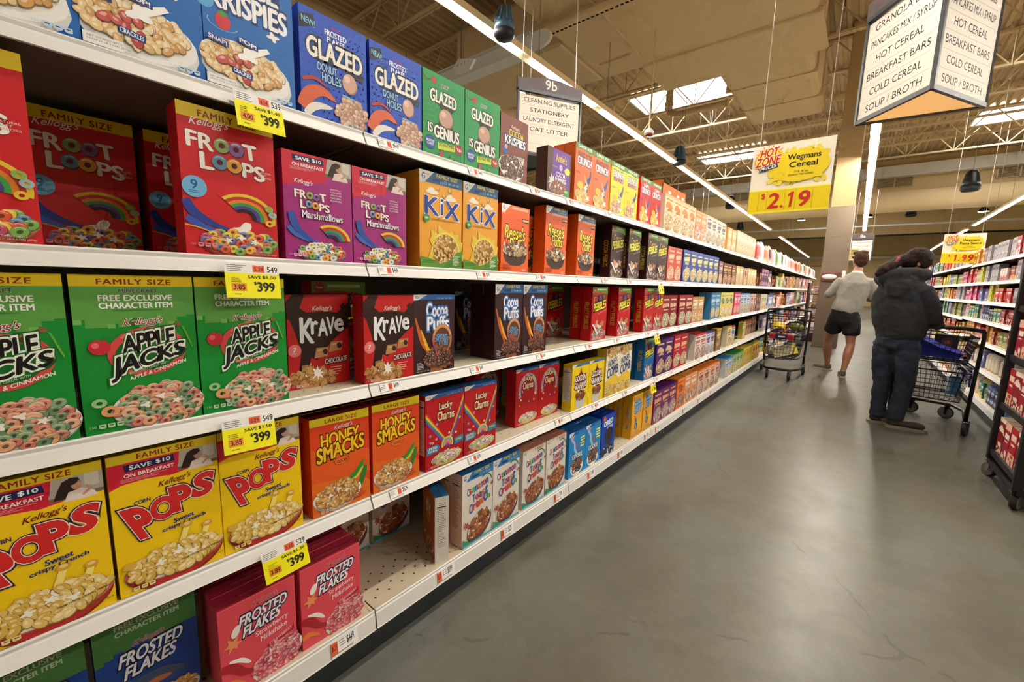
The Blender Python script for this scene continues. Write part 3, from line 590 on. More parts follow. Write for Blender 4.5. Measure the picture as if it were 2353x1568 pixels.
def k_GD(bg, green):
    H = .262; A = H/WS; a = Art(A, bg); a.dots(.04, .04, .98, A-.1, 12, 15, .011, tint(bg, -.25))
    if not green:
        a.poly([(0, A-.12), (.2, A-.06), (.24, A-.2), (0, A-.3)], '#1c2438'); a.text('NEW!', .04, A-.2, .18, .08, '#8ad0ec', b=.03, sl=-.15)
        a.text('FROSTED', .36, A-.24, .32, .07, '#f4f6fa', b=.05); a.text('FLAKES', .39, A-.33, .26, .07, '#f4f6fa', b=.05); kell(a, .45, A-.15, .13, '#d8405a', sl=0)
        a.poly([(.12, A-.52), (.96, A-.6), (.93, A-.7), (.6, A-.62), (.2, A-.62)], '#1a2030')
        a.text('GLAZED', .1, A-.6, .82, .25, '#f2efe6', '#15203c', .1, .06, arc=.05)
        a.text('DONUT', .24, A-.74, .28, .1, '#9ccdea', '#15203c', .07, .03); a.text('HOLES', .3, A-.87, .28, .11, '#9ccdea', '#15203c', .07, .03)
        a.ell(.72, A-.78, .12, .14, '#a87a68'); a.ell(.715, A-.77, .11, .13, '#cfa590'); a.ell(.68, A-.72, .05, .05, '#e4c4b4'); a.poly([(.6, A-.95), (.9, A-.98), (.9, A-1.04), (.6, A-1.01)], '#9ccdea'); a.text('GLAZED ORIGINAL', .62, A-1.0, .26, .035, '#15203c', b=.03, sl=-.08)
        a.ribbon([(-.0, .1), (.12, .3), (.3, .38), (.5, .3)], .22, .1, '#d8623a'); a.ribbon([(.05, .02), (.2, .16), (.45, .2)], .12, .08, '#e8e2da'); a.ribbon([(.02, .46), (.2, .52), (.4, .44)], .06, .03, '#b8382a')
        a.pieces(.75, .2, .24, .2, 'ball', ['#c69c82', '#dab89c', '#b58a70'], .052, 46, dark='#000000'); facts_row(a, .6, .01, '#8aa8a8', n=3, s=.06)
    else:
        a.text('JACKS', .42, A-.2, .18, .06, '#141614', '#dfe6d4', .1, .05); a.ell(.25, A-.13, .055, .055, '#c03a3c'); a.arc(.12, A-.05, .12, .02, 3.4, 5.4, '#7a4a2c', 8)
        a.poly([(.3, A-.42), (.8, A-.42), (.58, A-.68), (.85, A-1.0), (.15, A-1.0), (.5, A-.68)], '#16251a')
        a.text('GLAZED', .17, A-.48, .62, .2, '#f2efe6', '#12301c', .09, .06, arc=.05)
        a.ell(.54, A-.7, .18, .17, '#8a6450'); a.ell(.535, A-.69, .165, .155, '#c09a84'); a.ell(.48, A-.63, .06, .05, '#dcbcA8')
        a.text('IS', .12, A-1.0, .1, .15, '#f2efe6', '#12301c', .09, .05); a.text('GENIUS', .26, A-1.06, .6, .2, '#f2efe6', '#12301c', .09, .06)
        a.ell(.17, .22, .12, .12, '#23549a'); a.text('FROSTED', .08, .22, .18, .04, '#f0f2f8', b=.04); a.text('FLAKES', .1, .17, .14, .04, '#f0f2f8', b=.04)
        a.poly([(.34, .14), (.76, .17), (.76, .29), (.34, .26)], '#c8d838'); a.text('DO-NUT MISS', .37, .2, .36, .06, '#1c2a14', b=.03, sl=.06); a.ell(.86, .24, .1, .09, '#a8242c'); a.text('Yah', .8, .21, .12, .06, '#f4e8e0', b=.04)
        a.ell(.42, .07, .05, .05, '#b03a34'); a.ell(.7, .07, .06, .04, '#4c8a30')
    return a, H
def k_CK():
    H = .246; A = H/.178; a = Art(A, '#7c3826'); kell(a, .36, A-.26, .3, '#e8d0c0', '#b03a34', sl=-.03)
    a.text('COCOA', .3, A-.42, .52, .15, '#e8d030', '#3c2a6a', .1, .05); a.text('KRISPIES', .16, A-.6, .74, .17, '#f4f2ee', '#2c3a78', .1, .05)
    a.poly([(.42, .56), (.88, .58), (.84, .42), (.4, .44)], '#e8e2d8'); a.text('CHOCOLATE', .44, .52, .4, .05, '#2c1a12', b=.04); a.text('FLAVOR', .48, .44, .3, .07, '#2c1a12', b=.05)
    a.ell(.18, .64, .09, .09, '#3a5aa8'); a.ell(.2, .7, .05, .05, '#e0a880'); a.bowl(.4, .28, .42, .24, '#dcdcd8', 'flake', CHOC+['#8a5a44'], .055, 56, .1, -.1); return a, H
def k_AN():
    H = .205; A = H/.2; a = Art(A, '#4a281e'); a.poly([(.2, .3), (.22, A), (.94, A), (.94, .1), (.6, .35)], '#6c349c')
    a.text("Annie's", .34, A-.28, .46, .19, '#e6c83c', b=.03, arc=.1); a.ell(.56, A-.38, .07, .07, '#c8b8d8'); a.text('COCOA', .36, A-.6, .4, .1, '#f2f0f2', b=.04); a.text('BUNNIES', .34, A-.72, .46, .1, '#f2f0f2', b=.04)
    a.ell(.84, A-.42, .12, .08, '#e8e040'); a.text('Organic', .22, A-.42, .2, .05, '#c8a8d8'); a.splash(.2, .3, .16, '#e8e4de', 7); a.bowl(.46, .16, .34, .14, '#e6e2dc', 'ball', ['#8a4e3c', '#9a6048', '#7a4030'], .045, 50, .1)
    a.rect(.72, 0, .94, .16, '#3a9a58'); a.rect(.74, .1, .86, .15, '#b0d850'); return a, H
def k_CC(bg, w1, c1, bow):
    H = .285; A = H/WS; a = Art(A, bg); a.poly([(0, A-.16), (.4, A-.12), (.7, A-.17), (1, A-.14), (1, A), (0, A)], '#4a8c40'); a.text('LARGE SIZE', .14, A-.1, .72, .07, '#f0f4ea', b=.04)
    if w1 == 'PEANUT BUTTER':
        a.text(w1, .12, A-.32, .76, .11, '#a8501c', '#3a1c0c', .07, .04); a.text('CRUNCH', .12, A-.52, .74, .19, '#f4f4f2', '#28386a', .1, .06)
    elif w1 == 'BERRIES':
        a.text('CRUNCH', .12, A-.42, .74, .19, '#f4f4f2', '#28386a', .1, .06); a.text(w1, .16, A-.54, .68, .11, '#8a2a4a', '#f0d8e0', .06, .05)
    else: a.text("CAP'N", .28, A-.32, .44, .13, '#f4f4f2', '#28386a', .1, .05); a.text('CRUNCH', .12, A-.52, .76, .19, '#f4f4f2', '#28386a', .1, .06)
    a.lines(.06, A*.52, .3, 2, .03, .012, tint(bg, -.5))
    a.ribbon([(.86, A*.6), (.8, .7), (.62, .5), (.7, .3)], .06, .22, '#2c4a8c'); a.ribbon([(.5, .78), (.6, .6), (.74, .46)], .05, .1, '#e8b898'); a.ell(.3, .46, .16, .1, '#f0c030'); a.splash(.6, .42, .12, '#f0ece6', 6); a.ell(.55, .3, .1, .06, '#e8c040')
    a.pieces(.4, .2, .34, .16, 'pop', bow, .06, 44); a.blob(.72, .16, .12, '#f0ece4'); return a, H
def k_RK():
    H = .315; A = H/.19; a = Art(A, '#1668b8'); a.poly([(.6, A-.06), (1, A-.12), (1, A), (.6, A)], '#e8d028')
    a.text('RICE', .26, A-.5, .56, .26, '#f6f6fa', '#10306a', .1, .06); a.text('KRISPIES', .06, A-.78, .86, .25, '#f6f6fa', '#10306a', .1, .06)
    a.ell(.03, A-.75, .09, .09, '#5aa8e0'); a.ell(.2, A-.92, .08, .09, '#d0323a'); a.poly([(.14, A-.84), (.2, A-.8), (.27, A-.84), (.2, A-.87)], '#4a9a3a'); a.arc(.2, A-.94, .16, .012, 2.8, 6, '#7ac0ee', 12, .5)
    a.blob(.75, A-.86, .08, '#f4f2ec')
    a.ell(.45, .24, .5, .3, '#d8d8d4', -.12); a.ell(.44, .3, .5, .27, '#efeeea', -.12); a.ell(.42, .33, .46, .22, '#f4eee0', -.12); a.pieces(.4, .34, .44, .21, 'pop', ['#dcb478', '#e8c890', '#d0a060', '#ecd8b0'], .048, 90); a.pieces(.4, .32, .38, .14, 'pop', ['#b8443c', '#c85a50'], .055, 7)
    a.blob(.44, .45, .12, '#faf8f4'); a.poly([(.4, .5), (.66, .62), (.7, .58), (.46, .42)], '#faf8f4')
    for t, x, y in (('SNAP!', .04, .5), ('POP!', .36, .58), ('CRACKLE!', .28, .22)): a.poly([(x-.015, y-.01), (x+.2, y-.04), (x+.2, y+.03), (x-.015, y+.06)], '#1c3f86'); a.text(t, x, y+.005, .18, .045, '#f6f6fa', b=.04, sl=-.15)
    a.rect(0, .02, .3, .12, '#efeeea'); net(a, .03, .05, .32, '#4a4a48', t2='18 OZ (1 LB 2 OZ) (510g)'); facts_row(a, .68, .04, '#bcd8f0', n=3); return a, H

def K(key, fn, D, desc, top=None, vt=None, vc='#fff', facts=False, args=(), Wd=None, sidebg=None):
    a, H = fn(*args); Wd = Wd or H/a.A; reg(key, Wd, H, D, a, a.bg, top or a.bg, desc, vt, vc, facts, sidebg)
K('FL', k_FL, .075, 'red family-size cereal box with coloured ring lettering', '#c8b020')
K('FM', k_FM, .06, 'magenta marshmallow cereal box with red coupon header', '#c01c30')
K('KX', k_KX, .07, 'orange-yellow puffed corn cereal box with blue letters', '#2a5680')
K('RS', k_RP, .06, 'small orange peanut butter puffs box', '#d87a48', args=(False, .277))
K('RP', k_RP, .07, 'family-size orange peanut butter puffs box', '#28587c', args=(True, .322))
for key, bg, w1, H, bits, desc in (('CP', '#35191a', 'Cocoa', .322, CHOC+['#a8785a'], 'dark brown cocoa flakes box with green top'), ('FR', '#c81418', 'Fruity', .315, ['#e0a030', '#c04a4a', '#8a5aa0', '#b0a080', '#5a9a60'], 'red fruity flakes box with green top'), ('FB', '#1668b0', 'Fruity', .315, ['#e0a030', '#c04a4a', '#e8e0e8', '#b0a080', '#8a5aa0'], 'bright blue fruity flakes box')):
    a_, H_ = pebbles(bg, w1, '#f0b040', H, desc, bits=bits); reg(key, WF, H_, .07, a_, bg, '#5a8c34' if key != 'FB' else '#12406a', desc, w1.upper()+' PEBBLES', '#d8b840')
K('AJ', k_AJ, .075, 'green family-size apple cinnamon ring cereal box', '#8a7c18')
K('KR', k_KR, .06, 'red and dark brown filled chocolate cereal box', '#8e1418')
K('CS', k_CPf, .06, 'small dark brown chocolate puffs box', '#2a5a90', args=(False, .278))
K('CF', k_CPf, .07, 'family-size dark brown chocolate puffs box', '#2a5a90', args=(True, .32))
K('PO', k_PO, .075, 'yellow family-size corn cereal box with big red letters', '#b8a018')
K('HS', k_HS, .065, 'red and orange large-size honey puffed wheat box', '#6a1014')
K('LC', k_LC, .06, 'red marshmallow cereal box with a rainbow', '#24508a', facts=True, args=(True,))
K('LP', k_LC, .06, 'red marshmallow cereal box ringed with charms', '#24508a', args=(False,))
K('GR', k_GR, .06, 'bright yellow graham squares cereal box', '#e0c028', facts=True)
K('HC', k_HC, .065, 'cream and yellow honeycomb cereal box', '#c0a050')
K('SF', k_SF, .06, 'pink strawberry frosted flakes box', '#b02c40')
K('FF', k_FF, .075, 'blue frosted flakes box with green block header', '#2c4a28')
K('CT', k_CT, .07, 'family-size white cinnamon squares cereal box', '#2a5a90', facts=True, args=(True, .322))
K('C2', k_CT, .09, 'cream two-bag cinnamon squares cereal box', '#b87a64', args=(False, .3))
K('CO', k_CO, .07, 'blue cookie cereal box with white bowl', '#1a5a9a')
K('OR', k_OR, .07, 'dark blue chocolate cookie puffs box', '#0c2a78')
K('GC', k_GC, .07, 'golden yellow sugared wheat box with blue letters', '#b8860c', 'Golden Crisp', '#4a7ab0')
K('GD', k_GD, .065, 'blue glazed doughnut-hole cereal box', '#173f9c', args=('#1c4fc0', False))
K('GG', k_GD, .065, 'green glazed apple ring cereal box', '#0c7a34', args=('#10944a', True))
K('CK', k_CK, .055, 'brown chocolate rice cereal box', '#3c1c14')
K('AN', k_AN, .065, 'purple and brown organic cocoa cereal box', '#33190f', facts=False)
K('PB', k_CC, .065, 'orange peanut butter crunch box with green top', '#d85a18', args=('#f06a1c', 'PEANUT BUTTER', '', ['#e0b85a', '#ecd07c', '#c89a44']))
K('CB', k_CC, .065, 'yellow berry crunch box with green top', '#d8c020', args=('#f0d818', 'BERRIES', '', ['#e8c860', '#c8506a', '#8ab05a', '#e0a0a8', '#d8b058']))
K('CC', k_CC, .065, 'red crunch cereal box with green top', '#b01c24', args=('#d01c2c', 'CAPN', '', ['#f0b840', '#f0d070', '#e0a030']))
K('RK', k_RK, .08, 'bright blue crisped rice cereal box', '#1668b8')

def plain(key, Wd, H, D, bg, top, word, bits, desc, shape='flake', lower=None):
    """designs too small in the photo to read: fields of colour, a title block and a heap of cereal"""
    A = H/Wd; a = Art(A, bg)
    if lower: a.rect(0, 0, 1, A*.45, lower)
    a.rect(0, A-.1, 1, A, top); a.rect(.15, A-.22, .85, A-.16, word); v = sum(map(ord, key)) % 3
    if v == 0: a.ribbon([(.12, A*.66), (.4, A*.72), (.9, A*.66)], .2, .26, word); a.ribbon([(.3, A*.56), (.6, A*.6), (.86, A*.56)], .12, .14, tint(word, -.12))
    elif v == 1: [a.rect(.1+.2*i, A*(.62+.01*i), .26+.2*i, A*(.76-.01*(i % 2)), word) for i in range(4)]; a.rect(.2, A*.54, .82, A*.58, tint(word, -.15))
    else: a.poly([(.12, A*.76), (.88, A*.8), (.84, A*.66), (.16, A*.64)], word); a.poly([(.24, A*.62), (.8, A*.63), (.74, A*.54), (.3, A*.55)], tint(word, -.12))
    a.lines(.1, A*.5, .4, 2, A*.022, A*.008, tint(bg, -.4)); a.bowl(.54, A*.24, .44, .27, tint(word, -.15), shape, bits, .085, 30, .1, .15); reg(key, Wd, H, D, a, bg, top, desc)
G = ['#d8b070', '#c8985a', '#e8cc98']
for r in [('OA', .19, .26, .07, '#e8d8b8', '#d8bc88', '#d88a48', G, 'cream and orange oat ring box', 'ring'), ('OB', .17, .25, .06, '#e88a3c', '#e8a838', '#f0d8b0', ['#e8c8b0', '#c85a50', '#f0e0d0'], 'orange oat cluster box', 'flake'),
          ('OC', .18, .255, .06, '#e4dcc4', '#cfc4a8', '#6a4a5c', ['#c8a878', '#8a7a60'], 'beige and plum bran cereal box', 'flake'), ('OD', .19, .24, .07, '#e8a848', '#e0902c', '#f4e4b8', G, 'golden honey oat box', 'flake'),
          ('OE', .19, .26, .07, '#cfc098', '#b8a878', '#e8e4d0', G, 'straw-coloured oat cereal box', 'flake'), ('OF', .18, .27, .06, '#d8503c', '#e06a50', '#f0c8a0', ['#e8b890', '#d88a60'], 'salmon red crisp cereal box', 'flake'),
          ('AB', .19, .27, .06, '#24489c', '#2c5ab4', '#e8dc8c', ['#e8d8a0', '#d8c080'], 'navy blue and yellow cereal box', 'ring'), ('PG', .16, .24, .06, '#8a6a78', '#7a5a68', '#e0c8a8', G, 'dusky plum granola box', 'flake'),
          ('BR', .19, .23, .06, '#6a3020', '#8a4024', '#e8c078', ['#a86a3c', '#c8905c'], 'rusty brown granola box', 'flake'), ('GW', .19, .23, .06, '#e0c88c', '#c8a860', '#f4ead0', G, 'yellow-white granola carton', 'flake'),
          ('BE', .19, .22, .06, '#d8b8a0', '#b89878', '#a84a3c', G, 'pinkish beige cereal carton', 'flake'), ('MA', .185, .26, .06, '#8e1c28', '#a02430', '#e8c8a0', ['#c8c0a0', '#d8a078', '#a8b888'], 'maroon oat ring box', 'ring'),
          ('TA', .18, .24, .06, '#c89a5c', '#b8843c', '#e8dcc0', ['#c8905c', '#e0b888'], 'tan toasted flake box', 'flake'), ('BL', .18, .28, .06, '#3f86b4', '#2c6a94', '#cfe0ec', ['#c8a870', '#e0c898'], 'teal blue flake cereal box', 'flake'),
          ('YL', .2, .28, .06, '#e4cc50', '#ecdc70', '#6a8a90', ['#d8b870', '#e8d8a8'], 'pale yellow corn flake box', 'flake'), ('PK', .16, .28, .06, '#d8486c', '#c02c54', '#f4d0d8', ['#e8a878', '#d88a6a'], 'rose pink flake box', 'flake'),
          ('LB', .2, .27, .06, '#c4ccd0', '#3f70b0', '#4a6ab0', ['#c8a878', '#a89070'], 'pale grey box with blue header', 'flake'), ('BG', .2, .26, .06, '#d8c8bc', '#b8a090', '#8a3030', ['#a86a50', '#8a5040'], 'beige box with red dots', 'ball'),
          ('BN', .18, .26, .06, '#54251c', '#6a3020', '#a87850', ['#8a5030', '#6a3a20'], 'dark brown bran box', 'flake'), ('CR', .18, .25, .06, '#dcd6b8', '#c8c0a0', '#8a9a60', G, 'cream and sage cereal box', 'flake'),
          ('PU', .185, .285, .06, '#4a2068', '#54287a', '#e0b890', ['#d8b080', '#c8c050', '#b878a8'], 'deep purple puffed cereal box', 'ring'), ('RE', .185, .29, .06, '#c41c3c', '#d02848', '#f0c890', ['#c8c898', '#e0b088'], 'crimson oat cereal box', 'ring'),
          ('WR', .19, .25, .06, '#e4d8cc', '#c83440', '#b84050', ['#a87868', '#c8a090'], 'white box with red header', 'flake'), ('WP', .16, .24, .06, '#d8d4d8', '#5a5494', '#5a5494', ['#a09088', '#c8b8b0'], 'white box with violet header', 'flake'),
          ('BY', .2, .25, .06, '#8a6428', '#d8b028', '#e8d8a0', ['#7a5030', '#a87a48'], 'brown box with yellow header', 'flake'), ('YW', .2, .24, .06, '#e8dcb8', '#e0c040', '#a87a30', G, 'cream box with mustard side', 'flake'),
          ('WH', .19, .24, .06, '#dcdcd4', '#b83a34', '#4a6a80', G, 'white box with small red cap', 'flake'), ('YG', .19, .24, .06, '#b8a848', '#d0c060', '#e8e4c8', G, 'olive-yellow cereal box', 'flake'),
          ('PV', .19, .27, .065, '#7a2068', '#5a1c60', '#e0b868', ['#8a7a98', '#a890a8', '#c8a878'], 'violet puffed cereal box', 'ring'), ('OG', .19, .28, .065, '#f07818', '#e88a30', '#a85014', ['#8a5030', '#a86a40'], 'bright orange chocolate oat box', 'flake'),
          ('OW', .19, .28, .065, '#e8945c', '#f0a050', '#f0e8dc', ['#8a5a40', '#c89a78'], 'orange and white oat cluster box', 'flake'), ('OX', .2, .265, .065, '#e4c8b0', '#f08030', '#b0523c', ['#9a7058', '#c8a888'], 'white oat cluster box with orange edge', 'flake'),
          ('BU', .18, .24, .065, '#cfd8dc', '#2c74b0', '#4468b0', ['#c8a868', '#d8bc88'], 'white and blue flake box', 'flake'), ('GN', .19, .25, .065, '#b8c890', '#2f8a3c', '#3f8a48', ['#c8a868', '#b89858'], 'pale green box with green header', 'flake'),
          ('YE', .19, .26, .065, '#d8b83c', '#e0c850', '#a88c20', ['#c89a30', '#e0bc58'], 'mustard yellow oat ring box', 'ring'), ('YR', .2, .26, .065, '#ecc41c', '#f0d040', '#8a3a24', ['#c88a30', '#e0a848'], 'sunflower yellow cereal box', 'ring')]:
    plain(r[0], r[1], r[2], r[3], r[4], r[5], r[6], r[7], r[8], r[9])
# ------------------------------------------------------------------ materials of the place
M_RAIL = mat('rail_white', (.86, .85, .83), .35, 0, .03, 30)
M_DECK = mat('deck_cream', (.80, .75, .64), .45, 0, .04, 12)
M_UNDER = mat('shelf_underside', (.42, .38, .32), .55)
M_BACK = mat('back_panel', (.30, .27, .23), .7, 0, .1, 8)
M_BLACK = mat('black_metal', (.055, .055, .06), .45, 0, .1, 30)
M_KICK = mat('kick_black', (.12, .14, .15), .55, 0, .3, 6)
M_HOLE = mat('hole_dark', (.03, .03, .03), .9)
M_CHROME = mat('chrome', (.8, .8, .8), .18, 1)
M_RUB = mat('wheel_grey', (.10, .10, .10), .6)
M_RUBL = mat('wheel_tread', (.42, .42, .42), .5)
M_PAINT = mat('ceiling_paint', (.88, .77, .58), .7, 0, .05, 2)
M_DECKC = mat('roof_deck_paint', (.80, .69, .52), .75, 0, .08, 3)
M_WALL = mat('wall_paint', (.88, .77, .56), .8, 0, .06, 1.5)
M_WHITE = mat('white_paint', (.90, .89, .86), .5, 0, .03, 5)
M_CABLE = mat('cable_steel', (.62, .60, .56), .4, .6)
M_TUBE = mat('led_diffuser', (1, 1, 1), .5, emit=TUBE, ecol=TUBECOL)
M_SKY = mat('skylight_dome', (1, 1, 1), .5, emit=SKY, ecol=(.93, .97, 1.0))

def floor_mat():
    m = bpy.data.materials.new('polished_concrete'); m.use_nodes = True; nt = m.node_tree; N = nt.nodes; L = nt.links; b = N['Principled BSDF']
    tc = N.new('ShaderNodeTexCoord')
    def noise(sc, det, ro=.5, w=0):
        n = N.new('ShaderNodeTexNoise'); n.inputs['Scale'].default_value = sc; n.inputs['Detail'].default_value = det; n.inputs['Roughness'].default_value = ro
        n.inputs['Distortion'].default_value = w; L.new(tc.outputs['Object'], n.inputs['Vector']); return n
    def ramp(src, p):
        r = N.new('ShaderNodeValToRGB'); L.new(src, r.inputs[0]); e = r.color_ramp.elements
        e[0].position, e[0].color = p[0][0], (*lin(p[0][1]), 1); e[1].position, e[1].color = p[-1][0], (*lin(p[-1][1]), 1)
        for q in p[1:-1]: x = e.new(q[0]); x.color = (*lin(q[1]), 1)
        return r
    r1 = ramp(noise(.9, 4, .55, .6).outputs[0], [(.3, '#908b78'), (.5, '#a4a292'), (.7, '#a5aaa8')])
    r2 = ramp(noise(160, 3, .7).outputs[0], [(.3, '#6b6b6b'), (.55, '#808080'), (.75, '#9a9a9a')])
    r3 = ramp(noise(6, 6, .65, 1.2).outputs[0], [(.35, '#747474'), (.6, '#828282'), (.8, '#8c8c8c')])
    def mul(a, c, f=1.0):
        x = N.new('ShaderNodeMix'); x.data_type = 'RGBA'; x.blend_type = 'OVERLAY'; x.inputs[0].default_value = f; L.new(a, x.inputs[6]); L.new(c, x.inputs[7]); return x.outputs[2]
    c = mul(mul(r1.outputs[0], r3.outputs[0], .8), r2.outputs[0], .35)
    # hairline cracks
    v = N.new('ShaderNodeTexVoronoi'); v.feature = 'DISTANCE_TO_EDGE'; v.inputs['Scale'].default_value = .42
    nd = noise(2.5, 5, .6); ad = N.new('ShaderNodeMix'); ad.data_type = 'VECTOR'; ad.inputs[0].default_value = .16
    L.new(tc.outputs['Object'], ad.inputs[4]); L.new(nd.outputs[1], ad.inputs[5]); L.new(ad.outputs[1], v.inputs['Vector'])
    cr = N.new('ShaderNodeMath'); cr.operation = 'LESS_THAN'; cr.inputs[1].default_value = .0022; L.new(v.outputs['Distance'], cr.inputs[0])
    br = noise(3, 2); g = N.new('ShaderNodeMath'); g.operation = 'GREATER_THAN'; g.inputs[1].default_value = .52; L.new(br.outputs[0], g.inputs[0])
    mm = N.new('ShaderNodeMath'); mm.operation = 'MULTIPLY'; L.new(cr.outputs[0], mm.inputs[0]); L.new(g.outputs[0], mm.inputs[1])
    m2 = N.new('ShaderNodeMath'); m2.operation = 'MULTIPLY'; m2.inputs[1].default_value = .3; L.new(mm.outputs[0], m2.inputs[0])
    x = N.new('ShaderNodeMix'); x.data_type = 'RGBA'; L.new(m2.outputs[0], x.inputs[0]); L.new(c, x.inputs[6]); x.inputs[7].default_value = (.03, .03, .028, 1)
    L.new(x.outputs[2], b.inputs['Base Color'])
    rr = N.new('ShaderNodeMapRange'); rr.inputs[3].default_value = .24; rr.inputs[4].default_value = .42; L.new(noise(5, 4).outputs[0], rr.inputs[0]); L.new(rr.outputs[0], b.inputs['Roughness'])
    b.inputs['Specular IOR Level'].default_value = .5
    bp = N.new('ShaderNodeBump'); bp.inputs['Strength'].default_value = .05; bp.inputs['Distance'].default_value = .01; L.new(noise(40, 3).outputs[0], bp.inputs['Height']); L.new(bp.outputs[0], b.inputs['Normal'])
    return m
fl = MB(); fl.box(-16, -4, -.1, 12, 56, 0); tag(fl.build('floor', floor_mat()), 'polished grey-brown concrete floor of the aisle', 'floor', kind='structure')

# ------------------------------------------------------------------ gondola shelving
XL = -1.149; LEV = [1.719, 1.345, .973, .598, .194]; SN = ['top', 'second', 'middle', 'fourth', 'bottom']
Y0 = .6975; SEC = 1.2192; DEPTH = .52
def shelf_unit(y0, y1, x, levels, side, holes, names, where, base=True, mid=None, grp='shelves of the left shelving run'):
    """side +1: faces +x (left run), -1: faces -x (right run). one thing per liftable shelf"""
    s = side; g = .0025
    for li, z in enumerate(levels):
        isb = base and li == len(levels)-1
        r = empty('base_shelf' if isb else 'gondola_shelf', (x, (y0+y1)/2, z)); w = (y1-y0)/2-g; rh = .0645 if isb else .036; ro = .012 if isb else .017; fx = .0105 if isb else 0
        d = MB().use(M_DECK); d.box(*sorted_box(-s*DEPTH, -w, -.004, s*(fx-.004), w, 0))
        if holes:
            d.use(M_HOLE); rows = 5 if isb else 3
            for i in range(rows):
                for j in range(int(w*2/.055)):
                    yy = -w+.03+j*.055+(.0275 if i % 2 else 0); hr = .0042 if isb else .0028; xx = s*(-.035-.03*i)
                    if yy < w-.01: d.add([(xx+hr*math.cos(a)*s, yy+hr*math.sin(a), .0004) for a in [k*math.pi/4*s for k in range(8)]], [tuple(range(8))])
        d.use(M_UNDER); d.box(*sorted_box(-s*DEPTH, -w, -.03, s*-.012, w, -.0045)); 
        d.build('deck', None, r)
        rl = MB(); pr = [(fx-.006, -.001), (fx+.001, .0025), (fx+.004, -.001), (fx+.003, -.008), (fx+.006, -.012), (fx+ro, -rh+.003), (fx+ro+.002, -rh), (fx+ro-.004, -rh-.001), (fx, -.014), (fx-.008, -.01)]
        pts = [(s*px, pz) for px, pz in pr]; rl.prism(pts if s > 0 else pts[::-1], 'y', -w, w); rl.build('price_rail', M_RAIL, r)
        if isb:
            k = MB().box(*sorted_box(s*-.0297-s*.5, -w-g, -z, s*-.0297, w+g, -z+z-.031)); k.build('kick_plate', M_KICK, r)
        else:
            for e in (-1, 1):
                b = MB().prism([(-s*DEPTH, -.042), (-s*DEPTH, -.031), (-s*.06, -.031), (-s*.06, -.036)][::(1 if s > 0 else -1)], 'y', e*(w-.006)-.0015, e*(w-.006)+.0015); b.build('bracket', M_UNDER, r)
        nm = names[li]
        tag(r, (f'black-footed bottom shelf deck, {where}' if isb else f'cream metal shelf with white price rail, {nm} level, {where}'), 'shelf', grp)
    b = empty('back_panel', (x-s*(DEPTH+.005), (y0+y1)/2, 0)); zt = levels[0]
    p = MB().box(*sorted_box(-s*.02, -(y1-y0)/2, .0, 0-s*.001, (y1-y0)/2, zt+.02)); p.build('panel', M_BACK, b)
    u = MB().box(*sorted_box(-s*.05, (y1-y0)/2-.02, 0, s*.003, (y1-y0)/2+.02-.001, zt+.03)); u.build('upright', M_BLACK, b)
    tag(b, f'dark steel back panel behind the shelves, {where}', 'back panel', 'back panels of the shelving')
def sorted_box(x0, y0, z0, x1, y1, z1): return (min(x0, x1), min(y0, y1), min(z0, z1), max(x0, x1), max(y0, y1), max(z0, z1))
NSEC = 15
for k in range(-1, NSEC-1):
    y0 = Y0+SEC*k
    shelf_unit(y0, y0+SEC, XL, LEV, 1, k < 3, SN, f'{ordw(k+1)} left bay')

# ------------------------------------------------------------------ cartons on the left run
PL = []      # (shelf index, kind, y start, count, setback, extra rows)
def run(s, k, y, n=1, sb=0, rows=0, w=None): PL.append([s, k, y, n, sb, rows, w])
run(0, 'RK', -.057, 3, 0, 0, .191); run(0, 'GD', .53, 1); run(0, 'GD', .727, 1); run(0, 'GG', .918, 1); run(0, 'GG', 1.109, 1); run(0, 'CK', 1.302, 1, 0, 1); run(0, 'AN', 1.63, 1)
run(0, 'PB', 1.868, 2, 0, 1); run(0, 'CB', 2.262, 2); run(0, 'CC', 2.675, 2); run(0, 'OA', 3.13, 4, 0, 0, .187); run(0, 'OB', 3.885, 2); run(0, 'OC', 4.23, 2, 0); run(0, 'OC', 4.6, 2); run(0, 'OD', 5.06, 1); run(0, 'OD', 5.27, 1); run(0, 'OE', 5.51, 6)
run(1, 'FL', -.137, 1); run(1, 'FL', .265, 1); run(1, 'FM', .474, 2); run(1, 'KX', .904, 2, 0, 1, .2); run(1, 'RS', 1.32, 1); run(1, 'RS', 1.512, 1, .1); run(1, 'RP', 1.655, 1, .015); run(1, 'RP', 1.948, 1, .015, 1)
run(1, 'CP', 2.40, 1, .045, 0); run(1, 'CP', 2.60, 1, .02, 1); run(1, 'CP', 2.868, 2); run(1, 'OF', 3.3, 2, .01, 0, .17); run(1, 'AB', 3.65, 6, 0, 0, .19); run(1, 'PG', 4.83, 1); run(1, 'BR', 5.02, 2); run(1, 'BR', 5.42, 1); run(1, 'GW', 5.66, 2); run(1, 'BE', 6.1, 1); run(1, 'GW', 6.35, 3)
run(2, 'AJ', -.121, 1); run(2, 'AJ', .077, 2, 0, 0, .195); run(2, 'KR', .499, 1, .08); run(2, 'KR', .69, 1); run(2, 'CS', .878, 1); run(2, 'CF', 1.292, 2, 0, 1); run(2, 'FR', 2.155, 1, .02, 1); run(2, 'FR', 2.497, 1, .02, 1); run(2, 'FR', 2.868, 2)
run(2, 'MA', 3.26, 2, .01, 0, .175); run(2, 'MA', 3.63, 2); run(2, 'TA', 4.01, 2); run(2, 'BL', 4.64, 2, 0, 1); run(2, 'YL', 5.03, 3); run(2, 'PK', 5.70, 2); run(2, 'LB', 6.05, 3); run(2, 'BG', 6.72, 2); run(2, 'BN', 7.15, 2); run(2, 'CR', 7.55, 3)
